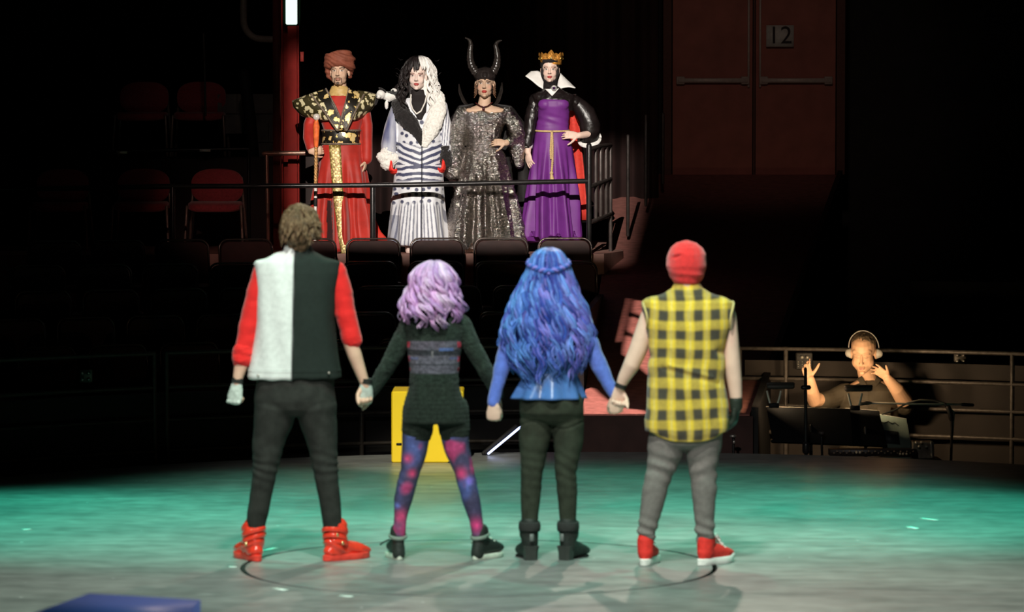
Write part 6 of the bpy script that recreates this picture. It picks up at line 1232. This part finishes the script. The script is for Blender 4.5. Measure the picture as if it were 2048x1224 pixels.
def lamp(label, x0, x1, y, D, fx, tgt):
    f = lambda x, yy, dy=0: P(x, yy, D+dy); t = thing('stand_lamp', f((x0+x1)/2, 815), label, 'lamp')
    s = Shape(); s.tube([f(x0+6, y), f(x1-6, y-.5)], [(.026, .020)]*2, 16); s.tube([f(x0+4, y-5, .01), f(x1-4, y-5, .01)], .013, 10); obj('lamp_shade', s, M_LAMP, t)
    for sx in (-1, 1): s = Shape(); s.tube([f(fx+14*sx, y+9), f(fx+11*sx, y+22), f(fx+7*sx, y+36)], [(.008, .003)]*3, 8, ref=V(1, 0, 0)); obj('fork_arm', s, M_CHR, t)
    s = Shape(); s.box(f(fx, y+38), (.07, .03, .035), bev=.004); obj('clamp', s, M_DARK, t)
    l = bpy.data.lights.new('stand_lamp_light', 'AREA'); l.shape = 'RECTANGLE'; l.size = .15; l.size_y = .03; l.energy = 7.5; l.color = (1, .72, .42)
    o = bpy.data.objects.new('stand_lamp_light', l); C.objects.link(o); o.parent = t; q = f((x0+x1)/2, y, .035) - origin(t); o.location = tuple(q)
    d = nrm(V(*tgt)-f((x0+x1)/2, y, .035)); o.rotation_euler = (atan2(math.hypot(d[0], d[1]), -d[2]), 0, atan2(-d[0], d[1]))
lamp('small clip lamp with chrome fork on the left music stand', 1532, 1590, 773, 24.48, 1548, K.p(1650, 740))
lamp('small clip lamp with chrome fork in front of the man\'s shirt', 1688, 1746, 778, 24.5, 1710, K.p(1735, 700))
# microphone pole in front with small mixer
t = thing('microphone_stand', P(1612, 900, 24.3)*V(1, 1, 0)+V(0, 0, -.6), 'thin upright black pole rising in front of the wide left music stand', 'stand')
s = Shape(); s.tube([P(1611, 738, 24.3), P(1612, 905, 24.3), P(1612, 905, 24.3)*V(1, 1, 0)+V(0, 0, -.58)], .012, 10); obj('pole', s, M_PIPE, t)
for ca, cb, cr_ in ((P(1606, 775, 24.29), P(1618, 775, 24.29), .016), (P(1612, 890, 24.3), P(1612, 902, 24.3), .026)): s = Shape(); s.tube([ca, cb], cr_, 12); obj('clutch', s, M_PIPE, t)
for q in (0.3, 2.4, 4.5): s = Shape(); c = P(1612, 900, 24.3); s.tube([V(c[0], 24.3, -.45), V(c[0]+.22*cos(q), 24.3+.1*sin(q)+.1, -.59)], .009, 8); obj('leg', s, M_PIPE, t)
c = P(1608, 722, 25.83); t = thing('connector_box', c, 'scuffed black box with knobs on the guard rail beside the seated man\'s raised hand', 'box')
s = Shape(); s.box(c, (.125, .05, .13), bev=.008); bx = obj('box_body', s, mat('black_scuffed_box', (.05, .045, .04), .45, var=.6, scale=60, bump=.3), t, sharp=40)
for dx in (-.018, .022): s = Shape(); s.tube([c+V(dx, -.025, .030), c+V(dx, -.045, .030)], .013, 14); obj('knob', s, M_CHR, bx)
for i in range(4):
    for j in range(3): s = Shape(); s.ell(c+V(-.045+.03*i, -.027, -.005-.018*j), .004, seg=8); obj('small_control', s, M_CHR, bx)
# boom stand
t = thing('boom_stand', P(1900, 920, 24.6)*V(1, 1, 0)+V(0, 0, -.6), 'microphone boom stand with a long horizontal arm right of the seated man', 'stand')
DB = 24.55; f = lambda x, y, dy=0: P(x, y, DB+dy)
s = Shape(); s.tube([f(1742, 806), f(1830, 808), f(1942, 809)], [.007, .008, .009], 10); obj('boom_arm', s, M_CHR, t)
s = Shape(); s.tube([f(1925, 809), f(1945, 810)], .013, 10); obj('counterweight', s, M_PIPE, t)
s = Shape(); s.tube([f(1890, 808), f(1900, 822), f(1904, 840), f(1902, 920), f(1901, 920)*V(1, 1, 0)+V(0, 0, -.58)], .010, 10); obj('pole', s, M_PIPE2, t)
s = Shape(); s.tube([f(1897, 815), f(1903, 838)], .018, 12); obj('clutch', s, M_PIPE2, t)
s = Shape(); s.tube([f(1733, 806), f(1742, 806)], [.016, .010], 10); s.tube([f(1722, 808, -.02), f(1734, 806, -.01)], .012, 10); obj('microphone', s, M_STEEL, t)
s = Shape(); s.tube([f(*q) for q in ((1765, 828), (1790, 820), (1815, 806), (1840, 800), (1870, 801), (1893, 808), (1908, 825), (1905, 870))], .007, 8); obj('cable', s, mat('grey_cable', (.30, .25, .20), .5), t)
for q in (0.3, 2.4, 4.5): s = Shape(); c = f(1902, 900); s.tube([V(c[0], DB, -.4), V(c[0]+.26*cos(q), DB+.26*sin(q)*.5, -.59)], .009, 8); obj('leg', s, M_PIPE2, t)
# laptop with translucent lid, gear table, mixer, amp
t = thing('gear_table', V(P(1745, 0, 25.0)[0]*0 + P(1760, 900, 24.6)[0], 24.62, -.6), 'low dark table holding the mixer and laptop behind the stage edge', 'table')
tx = P(1750, 900, 24.6)[0]; s = Shape(); s.box((tx, 24.56, -.075), (.92, .30, .03)); obj('tabletop', s, M_DARK, t)
for ex in (-.42, .42):
    for ey in (-.12, .12): s = Shape(); s.box((tx+ex, 24.56+ey, -.345), (.03, .03, .51)); obj('leg', s, M_DARK, t)
t = thing('laptop', P(1795, 905, 24.56), 'open laptop with pale lid tilted behind the right music stand', 'laptop')
a_, b_, c_, d_ = P(1757, 829, 24.70), P(1812, 838, 24.70), P(1824, 900, 24.58), P(1765, 896, 24.58)
s = Shape(); s.grid(np.array([[a_, b_], [d_, c_]]), .010); l1 = obj('lid', s, mat('pale_grey_lid', (.16, .20, .17), .35, var=.15, scale=12), t, sharp=40)
s = Shape(); s.tube([a_, b_], .0045, 6); s.tube([b_, c_], .0035, 6); obj('lid_edge', s, mat('lit_lid_edge', (.7, .66, .55), .3), l1)  # pale lid edges, a lamp glint put into the colour
mid = lambda u_, v_: (a_*(1-u_)+b_*u_)*(1-v_) + (d_*(1-u_)+c_*u_)*v_ + V(0, -.008, 0)
s = Shape(); s.grid(np.array([[mid(.05, .45), mid(.62, .45)], [mid(.05, .85), mid(.62, .85)]]), .003); obj('dark_sticker', s, mat('dark_sticker_print', (.03, .035, .04), .5), l1)
s = Shape(); s.tube([mid(.2, .22), mid(.32, .16), mid(.45, .22), mid(.55, .17), mid(.66, .24)], .004, 6); obj('scroll_mark', s, mat('dark_mark_ink', (.04, .045, .04), .5), l1)
s = Shape(); s.box((P(1793, 0, 24.5)[0], 24.50, -.048), (.22, .17, .016), bev=.004); obj('keyboard_base', s, MATS['pale_grey_lid'], t)
t = thing('audio_mixer', P(1740, 905, 24.45), 'dark audio mixer with small lit knobs along the stage edge', 'mixer')
s = Shape(); mc = P(1745, 904, 24.46); s.box(mc, (.62, .12, .05), bev=.005); mo = obj('mixer_body', s, mat('dark_mixer_metal', (.03, .022, .02), .4), t)
s = Shape(); rng = np.random.RandomState(4)
for i in range(26): q = mc + V(-.28+.0225*i, -.062, .012*(i % 2)-.002); s.tube([q, q+V(0, -.012, 0)], .006, 8)
obj('knob', s, mat('dull_knob', (.35, .27, .2), .35, metal=.4), mo); 
for x in (1713, 1720, 1800, 1806, 1813): s = Shape(); s.ell(P(x, 905 if x < 1750 else 908, 24.38), (.008, .006, .009)); obj('lit_knob', s, mat('bright_knob', (.85, .68, .45), .3), mo)
t = thing('amplifier_box', P(1844, 915, 24.5), 'small grey hardware box with an orange sticker right of the laptop', 'box')
s = Shape(); ac = P(1844, 899, 24.55); s.box(ac, (.155, .16, .12), bev=.006); ao = obj('case', s, mat('grey_equipment_metal', (.30, .25, .20), .4, metal=.3, var=.3, scale=30), t, sharp=40)
s = Shape(); s.box(P(1825, 909, 24.455), (.075, .004, .028)); obj('orange_sticker', s, mat('orange_label', (.80, .25, .04), .5), ao)
s = Shape()
for x, y in ((1832, 885), (1843, 884), (1852, 893), (1838, 893)): q = P(x, y, 24.46); s.tube([q, q+V(0, -.02, 0)], .009, 10)
obj('knob', s, M_CHR, ao)
s = Shape(); s.tube([P(1862, 884, 24.45), P(1864, 914, 24.45)], .006, 8); obj('handle', s, M_CHR, ao)
t = thing('microphone', P(1641, 868, 24.4), 'short microphone pointing over the stage edge in front of the left music stand', 'microphone')
s = Shape(); s.ell(P(1643, 866, 24.38), (.024, .03, .016)); obj('grille', s, M_PIPE2, t); s = Shape(); s.tube([P(1643, 872, 24.4), P(1644, 905, 24.4), P(1644, 905, 24.4)*V(1, 1, 0)+V(0, 0, -.59)], .009, 8); obj('stem', s, M_PIPE, t)
t = thing('microphone', P(1465, 870, 24.3), 'small floor microphone glinting just below the black glove', 'microphone')
s = Shape(); s.ell(P(1466, 872, 24.3), (.026, .02, .012)); s.ell(P(1468, 884, 24.3), (.010, .01, .014)); obj('grille', s, M_STEEL, t); s = Shape(); s.tube([P(1467, 875, 24.32), P(1467, 910, 24.32)*V(1, 1, 0)+V(0, 0, -.59)], .010, 8); obj('stem', s, M_PIPE, t)
